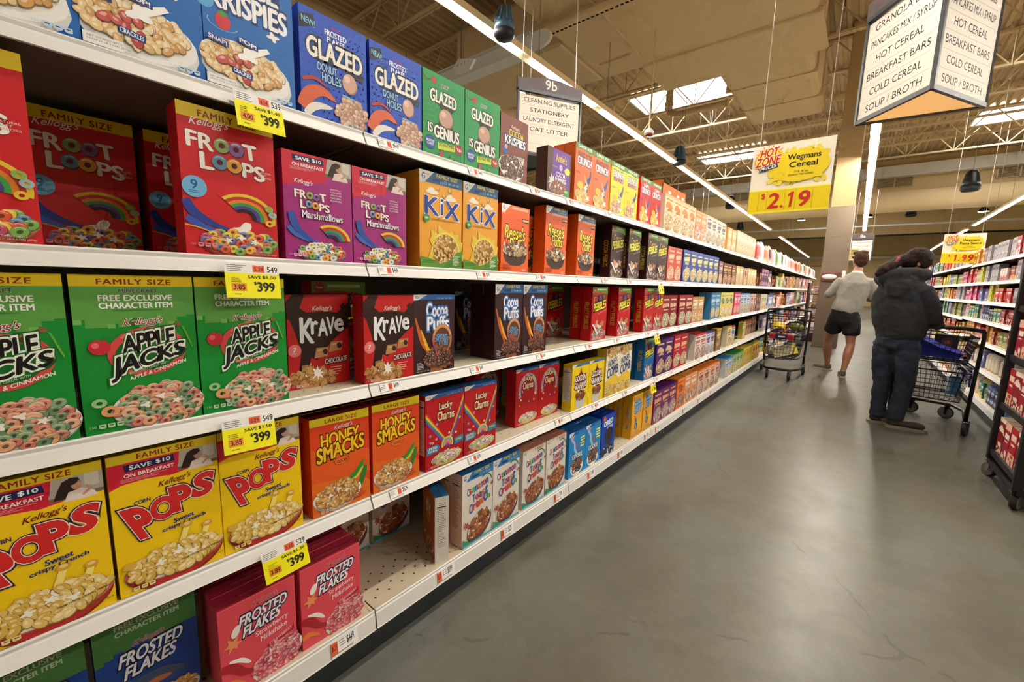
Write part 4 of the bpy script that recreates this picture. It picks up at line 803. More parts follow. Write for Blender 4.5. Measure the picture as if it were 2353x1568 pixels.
run(3, 'PO', -.097, 1); run(3, 'PO', .1, 2, 0, 0, .194); run(3, 'HS', .514, 1, 0, 1); run(3, 'HS', .712, 1, 0, 1); run(3, 'LC', .928, 2, 0, 0, .196); run(3, 'LP', 1.522, 2, .06); run(3, 'GR', 1.94, 2); run(3, 'HC', 2.34, 2); run(3, 'FB', 2.975, 1, .01, 1); run(3, 'PU', 3.19, 2); run(3, 'RE', 3.585, 2)
run(3, 'WR', 4.2, 2, 0, 1); run(3, 'WP', 4.59, 2); run(3, 'BY', 5.0, 1); run(3, 'YW', 5.5, 1); run(3, 'WH', 5.71, 1); run(3, 'YG', 6.5, 1, .02); run(3, 'BR', 7.0, 3, .1); run(3, 'BN', 7.6, 2, .1)
run(4, 'FF', -.15, 1, .09); run(4, 'FF', .052, 1, .09); run(4, 'SF', .266, 1, 0, 2, .194); run(4, 'SF', .469, 1, 0, 2, .194); run(4, 'CT', 1.115, 2, 0, 2); run(4, 'C2', 1.52, 2, 0, 1, .2); run(4, 'CO', 1.945, 2, 0, 1); run(4, 'OR', 2.335, 1, 0, 1); run(4, 'GC', 2.795, 2, 0, 2, .205)
run(4, 'PV', 3.22, 3, 0, 1, .178); run(4, 'OG', 3.78, 1, 0, 1); run(4, 'OW', 3.99, 2, 0, 1); run(4, 'OX', 4.43, 4, 0, 1, .215); run(4, 'BU', 5.59, 2, 0, 1); run(4, 'GN', 6.0, 3, 0, 1); run(4, 'YE', 6.62, 3, 0, 1); run(4, 'YR', 7.3, 3, 0)
BACK = [(1, 'FL', .05, -1.46), (1, 'FL', .262, -1.46), (2, 'CS', 1.34, -1.45), (2, 'CS', 1.54, -1.45), (2, 'FR', 2.075, -1.44), (2, 'FR', .63, -1.36), (3, 'LP', 1.41, -1.38), (4, 'CT', .688, -1.46), (4, 'CT', .893, -1.46), (3, 'GR', 1.76, -1.45), (1, 'CP', 2.2, -1.45), (3, 'HC', 2.74, -1.42), (1, 'RP', 1.46, -1.42)]
YR = {}
def tally(items):
    """labels that single out every carton: look, place in its run, shelf"""
    cnt = {}
    for s, k, y in items: cnt.setdefault((s, k), []).append(y)
    return {kk: sorted(v) for kk, v in cnt.items()}
front = []; behind = []
for s, k, y, n, sb, rows, w in PL:
    Wd = KIND[k][1]; ww = (w or Wd)
    for i in range(n):
        yy = y+i*(max(ww, Wd)+.0015) if not w else y+i*w
        sx = min(1.0, (ww-.0015)/Wd)
        yc = yy+Wd*sx/2; D = KIND[k][3]; front.append((s, k, yc, XL-.006-sb-D/2, sx))
        for r in range(rows): behind.append((s, k, yc+.002*(r+1), XL-.006-sb-D/2-(D+.004)*(r+1), sx))
for s, k, y, x in BACK: behind.append((s, k, y+KIND[k][1]/2, x-KIND[k][3]/2, 1))
random.seed(7)
for lst, extra in ((front, ''), (behind, 'set back')):
    tl = tally([(a[0], a[1], a[2]+a[3]*1e-4) for a in lst])
    for s, k, yc, xc, sx in lst:
        me, Wd, H, D, desc = KIND[k]; v = tl[(s, k)]; i = v.index(yc+xc*1e-4); n = len(v)
        o = place('cereal_box', me, (xc, yc, LEV[s]+.0008), math.pi/2+random.uniform(-.008, .008)); o.scale = (sx, 1, 1)
        pos = '' if n == 1 else (f' {ordw(i)} of {NUM[n-1] if n < 16 else n},')
        tag(o, f'{desc},{pos}{" "+extra+"," if extra else ""} {SN[s]} shelf'.replace(',,', ','), 'cereal box', f'{desc} group, {SN[s]} shelf')
# one carton turned with its spine to the aisle
a_ = Art(.278/WS, '#b5622c'); a_.ell(.45, .95, .2, .3, '#d8884a'); a_.ell(.36, 1.0, .07, .12, '#f0ece4'); a_.ell(.58, 1.0, .07, .12, '#f0ece4'); a_.ell(.38, .98, .03, .05, '#2a1610'); a_.ell(.6, .98, .03, .05, '#2a1610'); a_.bowl(.5, .25, .36, .14, '#e8e0d0', 'square', ['#c8905c', '#a86a3c'], .06, 30, .2)
sd = side_art(.278, .055, '#e4dfd6', None, facts=True)
me = carton_mesh('carton_turned', WS, .278, .055, a_, sd, '#2a6a9c'); o = place('cereal_box', me, (-1.238, 1.045, LEV[4]+.0008), math.radians(-25))
tag(o, 'brown-orange cereal box turned sideways, nutrition panel facing the aisle, bottom shelf', 'cereal box')
# ------------------------------------------------------------------ price tags on the rails
def price_tag(price, unit, y, z, x, side=1, h=.031, w=.072, big=False, near=True, lab=''):
    A = h/w; a = Art(A, '#efeeea', 2e-5)
    if big: a.rect(.0, .12*A, .24, .9*A, '#e8633c'); a.text(unit, .03, .35*A, .18, .4*A, '#3a2018', b=.03); px = .58
    else: a.rect(.42, .28*A, .62, .95*A, '#e8633c'); a.text(unit, .45, .45*A, .14, .34*A, '#3a2018', b=.02); px = .7
    a.text(price, px, .34*A, .27, .55*A, '#1c1c1c', b=.03); a.lines(.03 if not big else .3, .8*A, .3, 3, .16*A, .05*A, '#77777a'); a.lines(.05, .12*A, .85, 1, .1, .06*A, '#77777a')
    o = plate('price_tag', a, w, .0008, PAPER)
    r = MB()
    if side > 0: o.rotation_euler = (math.radians(-22 if not big else -8), 0, math.pi/2)
    else: o.rotation_euler = (math.radians(-22), 0, -math.pi/2)
    o.location = (x, y, z); tag(o, lab, 'price tag', 'white shelf price tags'); return o
TG = {0: [(.74, '$449'), (1.111, '$448'), (1.485, '$549'), (1.772, '$399'), (2.181, '$449'), (2.814, '$449')], 1: [(.733, '$449'), (1.164, '$599'), (1.553, '$449'), (2.185, '$549'), (2.526, '$399')],
      2: [(.732, '$499'), (1.136, '$449'), (1.575, '$569'), (2.04, '$399'), (2.392, '$399'), (2.9, '$449')], 3: [(.763, '$529'), (1.131, '$399'), (1.763, '$429'), (2.157, '$399'), (2.574, '$449')],
      4: [(.534, '$449'), (.958, '$399'), (1.331, '$529'), (1.764, '$749'), (2.122, '$449'), (2.533, '$449'), (2.99, '$399'), (3.215, '$449'), (3.891, '$399'), (4.367, '$449')]}
UN = {0: '$6.19', 1: '$5.32', 2: '$5.44', 3: '$7.10', 4: '$4.18'}
for s, l in TG.items():
    far = []
    for i, (y, p) in enumerate(l):
        b = s == 4
        if b: price_tag(p, ['$6.19', '$5.32', '$6.71'][i % 3], y+.05, LEV[4]-.060, XL+.0250, 1, .052, .088, True, lab=f'white shelf price tag with orange unit square reading {p}, {ordw(i)} on the lowest rail')
        else: price_tag(p, UN[(s+i) % 5], y+.037, LEV[s]-.0335, XL+.0185, lab=f'white shelf price tag reading {p}, {ordw(i)} along the {SN[s]} shelf rail')
    for j in range(14):  # farther ones
        y = l[-1][0]+.5+j*.45+.11*((j*7+s*3) % 4)
        if y < 9.5: price_tag('$449', '$5.19', y, LEV[s]-(.033 if s < 4 else .06), XL+(.0185 if s < 4 else .025), 1, .031 if s < 4 else .05, .06, s == 4, lab=f'small far price tag, {ordw(j)} past the near bays, {SN[s]} shelf rail')
def sale_tag(y0, y1, z, save, price, unit, label, curl=0):
    w = y1-y0; A = .082/w*1.0; a = Art(A, '#f2ea10', 2e-5); a.rect(0, A*.72, 1, A, '#ecebe6'); a.rect(.5, A*.76, .72, A*.97, '#e8633c'); a.text(unit[0], .53, A*.8, .16, A*.12, '#3a2018', b=.02)
    a.text(unit[1], .77, A*.78, .2, A*.17, '#1c1c1c', b=.02); a.lines(.04, A*.93, .4, 4, A*.055, A*.018, '#77777a')
    a.text('SAVE', .4, A*.57, .24, A*.09, '#1c1c0c', b=.03); a.text(save, .67, A*.57, .26, A*.1, '#1c1c0c', b=.03)
    a.rect(.1, A*.2, .36, A*.42, '#e88a2c'); a.text(unit[2], .13, A*.24, .2, A*.14, '#3a2018', b=.03); a.text('$', .5, A*.38, .05, A*.1, '#1c1c0c', b=.02); a.text(price, .56, A*.2, .32, A*.27, '#1c1c0c', b=.05); a.lines(.1, A*.55, .2, 3, A*.05, A*.016, '#8a8418'); a.lines(.14, A*.1, .16, 1, .1, A*.02, '#8a8418')
    o = plate('sale_tag', a, w, .0009, PAPER, None, (XL+.043, (y0+y1)/2, z-.096), 0); o.rotation_euler = (math.radians(-13), math.radians(curl), math.pi/2)
    tag(o, label, 'sale tag', 'yellow sale tags hanging from the rails'); return o
sale_tag(.364, .466, LEV[0]+.012, '$1.40', '399', ('4.14', '539', '4.00'), 'yellow sale tag reading SAVE $1.40 under the crisped rice boxes')
sale_tag(.321, .438, LEV[1], '$1.50', '399', ('5.29', '549', '3.85'), 'yellow SAVE $1.50 tag below the red ring cereal box', 2)
sale_tag(.294, .409, LEV[2], '$1.50', '399', ('5.29', '549', '3.85'), 'yellow SAVE $1.50 tag below the green apple ring boxes', 2)
sale_tag(.366, .48, LEV[3], '$1.30', '399', ('5.10', '529', '3.89'), 'yellow sale tag reading SAVE $1.30 over the pink strawberry boxes', -3)
for k, (s, nm) in enumerate(((1, 'dark brown cocoa flakes'), (2, 'pair of red fruity flakes'), (3, 'bright blue fruity flakes'))):
    sale_tag(3.02, 3.12, LEV[s], '$1.00', '299', ('3.99', '399', '2.99'), f'small distant yellow sale tag below the {nm} boxes', 0)

# ------------------------------------------------------------------ bags, far cartons on the left run
def bag_mesh(name, w, h, d, c1, c2):
    """pillow bag with crimped top: rings of a squared ellipse that flatten upward"""
    mb = MB(); prof = [(0, .96, .9), (.06, 1, 1), (.35, 1.0, 1.0), (.75, .99, .85), (.9, .98, .45), (.95, .99, .1), (1, .99, .08)]; n = 16; vs = []
    for t, sx, sy in prof:
        for j in range(n):
            a = 2*math.pi*j/n; c_, s_ = math.cos(a), math.sin(a); q = .5
            vs.append((w/2*sx*math.copysign(abs(c_)**q, c_), d/2*sy*math.copysign(abs(s_)**q, s_), h*t))
    me = bpy.data.meshes.new(name); fs = [(i*n+j, i*n+(j+1) % n, (i+1)*n+(j+1) % n, (i+1)*n+j) for i in range(len(prof)-1) for j in range(n)]+[tuple(range(n-1, -1, -1)), tuple((len(prof)-1)*n+j for j in range(n))]
    me.from_pydata(vs, [], fs); cols = []
    for i, (t, _, _) in enumerate(prof): cols += [(*lin(c2 if t > .8 or t in (.06, .0) else c1), 1)]*n
    at = me.color_attributes.new('Col', 'FLOAT_COLOR', 'POINT'); at.data.foreach_set('color', np.array(cols).ravel()); me.materials.append(CARD); return me
BAGC = [('red', '#b01c1c'), ('pink', '#e08a8a'), ('white', '#e8e4e0'), ('orange', '#d8681c'), ('peach', '#e0a07c'), ('maroon', '#6a1c28'), ('rose', '#e8a8b8'), ('pale pink', '#e8c8cc'), ('green', '#5a8a4a'), ('pale green', '#b8c8a0'), ('clear white', '#e4e4e0'), ('dark green', '#2c6a3c'), ('ivory', '#ece6d8'), ('blush', '#dca8a0')]
BM = [bag_mesh('bag_'+n.replace(' ', '_'), .19, .25+.02*(i % 3), .09, c, '#efe8e4' if i % 2 else tint(c, .3)) for i, (n, c) in enumerate(BAGC)]
y = 6.84; i = 0
while y < 17.4:
    j = i if i < len(BAGC) else random.randrange(len(BAGC)); n, c = BAGC[j]
    o = place('cereal_bag', BM[j], (XL-.06, y+.1, LEV[0]+.001), math.pi/2); tag(o, f'{n} cereal bag, {ordw(i)} bag from the near end of the top shelf', 'cereal bag', 'bagged cereals on the far top shelf'); y += .215+.02*(i % 3); i += 1
def mini(name, w, h, d, c1, c2, c3):
    A = h/w; a = Art(A, c1, 1e-4); v = sum(map(ord, name)) % 4; R_ = a.rnd
    if v == 0: a.rect(0, A*.82, 1, A, c2); a.rect(.14, A*.62, .86, A*.74, c3); a.rect(.2, A*.54, .7, A*.57, c3); a.pieces(.5, A*.22, .4, A*.16, 'pop', [c2, c3, tint(c1, -.3)], .1, 12)
    elif v == 1: a.poly([(0, A*.3), (1, A*.45), (1, 0), (0, 0)], c2); a.rect(.1, A*.64, .9, A*.78, c3); a.rect(.3, A*.54, .7, A*.58, c3); a.ell(.6, A*.22, .3, A*.14, tint(c3, -.15), .2); a.ell(.6, A*.24, .2, A*.08, tint(c2, -.3), .2)
    elif v == 2: a.rect(0, A*.9, 1, A, c3); a.ribbon([(0, A*.7), (.4, A*.78), (1, A*.62)], .12, .3, c2); a.rect(.2, A*.66, .8, A*.76, c3); a.pieces(.55, A*.25, .36, A*.18, 'flake', [c2, c3], .12, 9); a.rect(.1, A*.05, .5, A*.09, c3)
    else: a.rect(0, 0, 1, A*.4, c3); a.rect(.12, A*.7, .88, A*.84, c2); a.rect(.24, A*.58, .76, A*.63, tint(c2, .3)); a.pieces(.5, A*.22, .38, A*.16, 'square', [c1, c2], .12, 8)
    sd = Art(h/d, tint(c1, -.15), 1e-4); sd.rect(.2, h/d*.2, .8, h/d*.7, tint(c2, .1)); return carton_mesh(name, w, h, d, a, sd, c2)
FC = [('cream and purple', '#e0d8cc', '#4a3060', '#8a5a90'), ('white and blue', '#dfe2e8', '#2c50a0', '#6a8ac8'), ('grey-white', '#d4d2cc', '#8a8a94', '#b8b0a8'), ('brick red', '#b04030', '#e0c0a0', '#e8d8c0'), ('orange', '#e07020', '#f0a850', '#f4e0c0'), ('mustard', '#d0a838', '#a87820', '#f0e4b8'),
      ('sand', '#d8c098', '#b89058', '#8a6030'), ('brown', '#6a3a24', '#a86c40', '#d8b080'), ('plum', '#5a2a4c', '#a87890', '#e0c0d0'), ('pink and white', '#e8c0c4', '#c04060', '#f4ece8'), ('lime and white', '#dde0c8', '#6a9a3c', '#a8c070'), ('tomato red', '#c83030', '#f0d0b0', '#f4f0e8'), ('silver', '#b8bcc0', '#5a6068', '#8a94a0'), ('teal', '#2a7a80', '#d0e0d8', '#e8c870')]
FM_ = {(k, sz): mini(f'far_{k}_{sz}', w, h, .07, *FC[k][1:]) for k in range(len(FC)) for sz, (w, h) in enumerate(((.17, .24), (.19, .27), (.14, .2), (.19, .16)))}
def bulk(name, items, lab, cat):
    V = []; F = []; C = []
    for me, M in items:
        b = len(V); n = len(me.vertices); co = np.empty(n*3); me.vertices.foreach_get('co', co); co = co.reshape(-1, 3); m = np.array(M); V += (co @ m[:3, :3].T+m[:3, 3]).tolist()
        c = np.empty(n*4); me.color_attributes['Col'].data.foreach_get('color', c); C.append(c.reshape(-1, 4)); F += [tuple(b+i for i in p.vertices) for p in me.polygons]
    me = bpy.data.meshes.new(name); me.from_pydata(V, [], F); at = me.color_attributes.new('Col', 'FLOAT_COLOR', 'POINT'); at.data.foreach_set('color', np.concatenate(C).ravel()); me.materials.append(CARD)
    return tag(place(name, me), lab, cat, kind='stuff')
FARL = []; FARR = []
random.seed(11)
START = {1: 7.0, 2: 8.2, 3: 8.05, 4: 8.0}
for s, ys in START.items():
    y = ys; i = 0
    while y < 17.3:
        k = random.randrange(len(FC)); r = random.choice([1, 1, 2, 3]); sz = random.choice([0, 1, 1, 2])
        for _ in range(r):
            w = (.17, .19, .14, .19)[sz]
            lc = (XL-.05-random.choice([0, 0, .04]), y+w/2, LEV[s]+.001)
            if y > 11.3: FARL.append((FM_[(k, sz)], Matrix.Translation(lc) @ Matrix.Rotation(math.pi/2, 4, 'Z'))); y += w+.006; continue
            o = place('food_carton', FM_[(k, sz)], lc, math.pi/2); tag(o, f'{FC[k][0]} carton, {ordw(i)} in the distant stretch of the left {SN[s]} shelf', 'food carton', f'distant cartons on the left {SN[s]} shelf'); y += w+.006; i += 1
            if y > 17.3: break
        if random.random() < .12: y += .1
bulk('far_cartons', FARL, 'dense distant rows of mixed cartons on the left shelving', 'food cartons')
# shipping tray of cartons on top of the oat boxes
t = empty('shelf_tray', (XL-.2, 3.5, LEV[0]+.262)); c = mat('tray_orange', (.80, .42, .12), .6)
b = MB(); b.box(-.13, -.27, .0, .13, .27, .004); b.box(-.13, -.27, 0, -.126, .27, .1); b.box(.126, -.27, 0, .13, .27, .1); b.box(-.13, -.27, 0, .13, -.266, .12); b.box(-.13, .266, 0, .13, .27, .12); b.build('tray_wall', c, t)
b = MB(); b.box(-.12, -.26, .004, .12, .26, .085); b.build('packed_cartons', mat('tray_fill', (.86, .55, .25), .6), t); b = MB()
for q in (-.12, .08, .2): b.box(.1302, q-.03, .04, .131, q+.03, .06)
b.build('label_patch', M_WHITE, t); tag(t, 'orange cardboard shipping tray lying on top of the oat ring boxes', 'tray')
t2 = empty('shipping_case', (XL-.3, 5.12, LEV[0])); MB().box(-.14, -.02, 0, .16, .1, .28).build('case_wall', mat('case_amber', (.72, .42, .14), .6), t2); MB().box(.1602, .0, .1, .161, .08, .16).build('label_patch', M_WHITE, t2); tag(t2, 'tall amber cardboard case between golden boxes on the top shelf', 'cardboard case')

# ------------------------------------------------------------------ right run
XR = 1.15; RL = [1.70, 1.46, 1.235, 1.02, .79, .50, .19]; RN = ['top', 'second', 'third', 'fourth', 'fifth', 'sixth', 'bottom']
for k in range(1, 12):
    y0 = 3.4+SEC*k; lv = list(RL)
    if k >= 4: lv = [1.72, 1.46, 1.235, 1.0, .74, .46, .19]
    shelf_unit(y0, y0+SEC, XR, lv, -1, False, RN, f'{ordw(k)} right bay', grp='shelves of the right shelving run')
RC = [('crimson', '#a81c34', '#e8c8c0', '#f0e0d0'), ('scarlet', '#c81c20', '#e8a090', '#f4e8e0'), ('silver-grey', '#a8a4a8', '#6a5a6a', '#c8c0c4'), ('violet-grey', '#8a7a90', '#5a3a60', '#c8b8c8'), ('magenta', '#b8245c', '#e89ab0', '#f4e0e8'), ('amber', '#c87a28', '#e8c070', '#f0e0b8'), ('olive', '#7a8040', '#b8b868', '#e0e0b0'), ('navy', '#1c2450', '#6a78b0', '#c8d0e8'),
      ('cream', '#e4dcc8', '#b05040', '#c8a880'), ('periwinkle', '#7a80b8', '#3a4488', '#d8dcf0'), ('teal', '#1c7a78', '#d8c870', '#e8e8d0'), ('rust', '#9a3a20', '#e0a068', '#f0d8b8'), ('rose-white', '#e4c8c4', '#c04048', '#f0e8e4'), ('charcoal', '#2c2a30', '#8a8a90', '#d8d4d0'), ('lemon', '#d8d048', '#8a9a30', '#f4f0c0')]
RM = {(k, sz): mini(f'right_{k}_{sz}', w, h, .07, *RC[k][1:]) for k in range(len(RC)) for sz, (w, h) in enumerate(((.10, .17), (.14, .19), (.085, .13), (.15, .145)))}
RW = [.10, .14, .085, .15]; RHH = [.17, .19, .13, .145]
def can_mesh(name, r, h, c1, c2, pouch=False):
    prof = [(0, .0), (r*.94, 0), (r, .006), (r, h*.12), (r, h*.86), (r*.96, h*.9), (r*.8, h*.93), (r*.82, h*.94), (r*.82, h), (0, h)]
    n = 12; vs = []; cols = []
    for q, z in prof:
        for j in range(n):
            a = 2*math.pi*j/n; vs.append((q*math.cos(a), q*math.sin(a)*(.6 if pouch else 1), z)); cols.append((*lin(c2 if z > h*.88 else (c1 if (j//2) % 3 or z < h*.1 else tint(c1, .5))), 1))
    fs = [(i*n+j, i*n+(j+1) % n, (i+1)*n+(j+1) % n, (i+1)*n+j) for i in range(len(prof)-1) for j in range(n)]
    me = bpy.data.meshes.new(name); me.from_pydata(vs, [], fs); at = me.color_attributes.new('Col', 'FLOAT_COLOR', 'POINT'); at.data.foreach_set('color', np.array(cols).ravel()); me.materials.append(CARD)
    for p in me.polygons: p.use_smooth = True
    return me
JARS = [('amber-lidded', '#b88a58', '#c8b020'), ('olive', '#8a8a3c', '#d8d040'), ('brown', '#8a6a50', '#e8e4dc'), ('clear tan', '#b09878', '#b0a898')]
JM = [can_mesh('jar_'+str(i), .055, .17, c, l) for i, (n, c, l) in enumerate(JARS)]
random.seed(5)
NR = 0
for li in range(7):
    y = 4.95 if li < 5 else 5.0; i = 0; ji = 0
    while y < 17.6:
        bay = int((y-3.4)/SEC); z = (RL if bay < 4 else [1.72, 1.46, 1.235, 1.0, .74, .46, .19])[li]
        if y > 11: step = 1.6
        else: step = 1
        if li >= 5 and random.random() < .45 and y < 11:
            j = random.randrange(4)
            for _ in range(random.choice([2, 3, 4])):
                o = place('food_jar', JM[j], (XR+.08, y+.06, z+.001)); tag(o, f'{JARS[j][0]} jar, {ordw(ji)} jar along the right {RN[li]} shelf', 'jar', f'jars on the right {RN[li]} shelf'); y += .125; ji += 1
        else:
            k = random.randrange(len(RC)); sz = random.choice([0, 1, 2, 3] if li > 0 else [0, 1, 1, 0])
            if li == 0 and y < 8.2: k = random.choice([0, 2, 3, 4, 5, 2]); sz = 1
            if li == 4: k = random.choice([5, 11, 5, 6, 1])
            for _ in range(random.choice([2, 3, 4])):
                w = RW[sz]*step; lc = (XR+.05+random.choice([0, .02]), y+w/2, z+.001)
                if y > 9.3: FARR.append((RM[(k, sz)], Matrix.Translation(lc) @ Matrix.Rotation(-math.pi/2, 4, 'Z') @ Matrix.Diagonal((step, 1, 1, 1)))); y += w+.008; continue
                o = place('food_carton', RM[(k, sz)], lc, -math.pi/2)
                tag(o, f'{RC[k][0]} package, {ordw(i)} carton from the near end, right {RN[li]} shelf', 'food carton', f'packages on the right {RN[li]} shelf'); y += w+.008; i += 1; NR += 1
        if random.random() < .1: y += .08
bulk('far_packages', FARR, 'dense distant rows of mixed packages on the right shelving', 'packages')
for k, (y, z) in enumerate(((8.6, 1.0), (8.68, 1.0), (8.76, 1.0), (6.9, .5), (6.75, .5), (6.6, .5), (6.45, .5))):
    a = Art(.6, '#e8dc20'); a.lines(.2, .4, .6, 3, .1, .04, '#6a6418'); o = plate('sale_tag', a, .07, .0008, PAPER, None, (XR-.03, y, z-.075), 0); o.rotation_euler = (math.radians(14), 0, -math.pi/2-.5)
    tag(o, f'slanted yellow sale tag sticking out of the right {"fourth" if k < 3 else "sixth"} rail, {ordw(k if k < 3 else k-3)} of the cluster', 'sale tag', 'yellow flag tags on the right shelving')
# ------------------------------------------------------------------ roof, ducts, walls
ZR = 7.0
# corrugated roof deck
rd = MB(); xs = np.arange(-17, 13.01, .2); prof = []
for x in xs: prof += [(x, ZR), (x+.07, ZR), (x+.1, ZR+.06), (x+.17, ZR+.06)]
vs = []; fs = []
for i, (x, z) in enumerate(prof): vs += [(x, -4, z), (x, 56, z)]
for i in range(len(prof)-1): fs.append((2*i, 2*i+2, 2*i+3, 2*i+1))
rd.add(vs, fs); rd.box(-17, -4, ZR+.25, 13, 56, ZR+.3); tag(rd.build('ceiling', M_DECKC), 'tan corrugated steel roof deck', 'ceiling', kind='structure')
def truss(y, x0, x1, n, label, white=False):
    r = empty('roof_truss', ((x0+x1)/2, y, 6.2)); m = M_PAINT; h = .72; L = x1-x0
    for zz, nm in ((h-.03, 'top_chord'), (0, 'bottom_chord')):
        b = MB(); b.box(-L/2, -.05, zz, L/2, -.01, zz+.05); b.box(-L/2, .01, zz, L/2, .05, zz+.05); b.build(nm, m, r)
    w = MB(); dx = .6; k = int(L/dx)
    for i in range(k):
        a = -L/2+i*dx; z0, z1 = (0.02, h) if i % 2 == 0 else (h, .02); w.tube([(a, 0, z0), (a+dx, 0, z1)], .016, 6)
        if i % 2: w.tube([(a+dx, 0, .02), (a+dx, 0, h)], .012, 6)
    w.build('web', m, r); tag(r, label, 'truss', 'open-web trusses under the roof deck'); return r
TY = [-1.55+1.75*i for i in range(14)]
for i, y in enumerate(TY): truss(y, -16, 12, 0, f'tan open-web roof truss, {ordw(i)} from the front')
for i, y in enumerate([26, 28.5, 31, 33.5]): truss(y, -16, 12, 0, f'far roof truss beyond the bulkhead, {ordw(i)} behind it')
# girder along the left
g = empty('roof_girder', (-8.6, 10, 5.75)); b = MB(); b.box(-.15, -14, 0, .15, 14, .04); b.box(-.15, -14, .56, .15, 14, .6); b.box(-.02, -14, .04, .02, 14, .56); b.build('i_beam', M_PAINT, g); tag(g, 'long tan steel girder running down the left roof', 'girder')
pp = MB(); pp.tube([(-7.9, -3, 5.9), (-7.9, 24, 5.9)], .16, 14); tag(pp.build('duct_pipe', M_PAINT, smooth=True), 'round tan pipe beside the left roof girder', 'pipe')
# skylights
for i, (x, y, d, ww) in enumerate(((-4.7, 13.3, 1.4, 2.6), (-4.7, 20.33, 1.4, 2.6), (3.9, 20.33, 1.4, 3.2), (3.9, 13.3, 1.4, 2.6), (-1.0, 31.5, 1.3, 2.6))):
    r = empty('skylight', (x, y, ZR-.02)); b = MB(); b.box(-ww/2, -d/2, .0, ww/2, d/2, .012); b.build('dome_panel', M_SKY, r)
    f = MB(); t = .05
    f.box(-ww/2-t, -d/2-t, -.1, ww/2+t, -d/2, .02); f.box(-ww/2-t, d/2, -.1, ww/2+t, d/2+t, .02); f.box(-ww/2-t, -d/2, -.1, -ww/2, d/2, .02); f.box(ww/2, -d/2, -.1, ww/2+t, d/2, .02); f.box(-.02, -d/2, -.06, .02, d/2, -.02); f.build('frame', M_WHITE, r)
    tag(r, ['bright skylight behind the left duct', 'bright skylight above the yellow price board', 'wide bright skylight at the upper right', 'bright skylight hidden over the hanging aisle prism', 'far bright skylight past the bulkhead'][i], 'skylight')
# trunk duct overhead
def rbox(mb, x0, x1, y0, y1, z0, z1, r=.25):
    pts = []
    for cx, cz, a0 in ((x1-r, z0+r, -90), (x1-r, z1-r, 0), (x0+r, z1-r, 90), (x0+r, z0+r, 180)):
        for k in range(5): a = math.radians(a0+90*k/4); pts.append((cx+r*math.cos(a), cz+r*math.sin(a)))
    mb.prism(pts, 'y', y0, y1)
d = empty('trunk_duct', (-2.5, 4, 5.3)); b = MB(); b.box(-1.8, -7, 0, 1.62, 3.9, 1.0); b.build('main_plenum', M_PAINT, d, bevel=.05); MB().box(-4.4, 2.35, .0, -1.81, 3.9, 1.0).build('side_plenum', M_PAINT, d, bevel=.05)
b = MB(); b.box(-.95, 3.91, .0, 1.62, 4.95, 1.0); b.box(-1.0, 3.8, -.04, 1.68, 5.02, .06); b.build('branch_plenum', M_PAINT, d, bevel=.03)
b = MB(); rbox(b, -.05, 1.45, 5.0, 8.3, .05, 1.0, .12); b.build('trunk', M_PAINT, d)
for yy in (5.95, 7.2): MB().box(-.08, yy, .03, 1.48, yy+.05, 1.02).build('seam', M_PAINT, d)
b = MB(); b.box(-1.6, 3.3, -.03, -1.0, 3.34, .0); b.box(-.9, -2, -.015, -.88, 3.5, 0); b.build('panel_joint', M_PAINT, d); tag(d, 'large tan sheet-metal duct plenum hanging overhead', 'duct')
def slot(x0, x1, y, z, name, lab, along='x'):
    r = empty(name, ((x0+x1)/2, y, z)); L = x1-x0; b = MB()
    if along == 'x': b.box(-L/2, -.09, 0, L/2, .09, .09)
    else: b.box(-.09, -L/2, 0, .09, L/2, .09)
    b.build('casing', M_PAINT, r, bevel=.03)
    for i in range(int(L/.075)):
        a = -L/2+.05+i*.075
        s = MB()
        if along == 'x': s.box(a, -.02, -.003, a+.045, .01, .001)
        else: s.box(-.02, a, -.003, .01, a+.045, .001)
        s.build('slot', M_HOLE, r)
    tag(r, lab, 'diffuser'); return r
slot(-4.5, -2.6, 5.75, 5.12, 'slot_diffuser', 'long slotted air diffuser under the front of the duct')
slot(-1.0, 2.4, 0, 0, 'slot_diffuser', 'slotted air diffuser running under the duct toward the camera', 'y').location = (-1.5, 3.7, 5.17)
# cable tray with rounded end
r = empty('cable_tray', (-5.6, 5.55, 4.86)); b = MB()
pts = [(-2.6, 0)]+[(1.45+.2*math.sin(a), .2-.2*math.cos(a)) for a in [math.pi*k/8 for k in range(9)]]+[(-2.6, .4)]
b.prism(pts, 'y', -.03, .03); b.build('side_web', M_WHITE, r); b = MB(); b.box(-2.6, -.12, -.03, 1.2, .12, .0); b.box(-2.6, -.1, .38, 1.3, .1, .4); b.build('flange', M_WHITE, r)
b = MB(); [b.tube([(x, 0, .4), (x, 0, 1.5)], .01, 6) for x in (-1.9, -.3)]; b.build('hanger_rod', M_CABLE, r); r.scale = (1, 1, .62); tag(r, 'white steel tray with a rounded end hanging by the duct', 'tray')
r = empty('bracket_plate', (-5.0, 4.75, 4.55)); b = MB(); b.prism([(-.45, .0), (-.2, .22), (.5, .02), (.3, -.2), (-.2, -.22)], 'y', -.02, .02); b.build('plate', M_WHITE, r); b = MB()
for x in (-.2, -.05, .1, .25): b.tube([(x, -.021, .0), (x, -.021, .04), (x+.02, -.021, .06)], .008, 6)
b.build('hook', M_CHROME, r); b = MB(); b.tube([(0, 0, .1), (0, 0, 2.2)], .008, 6); b.build('hanger_rod', M_CABLE, r); r.scale = (.5, 1, .5); tag(r, 'white punched bracket plate with hooks above the green boxes', 'bracket')
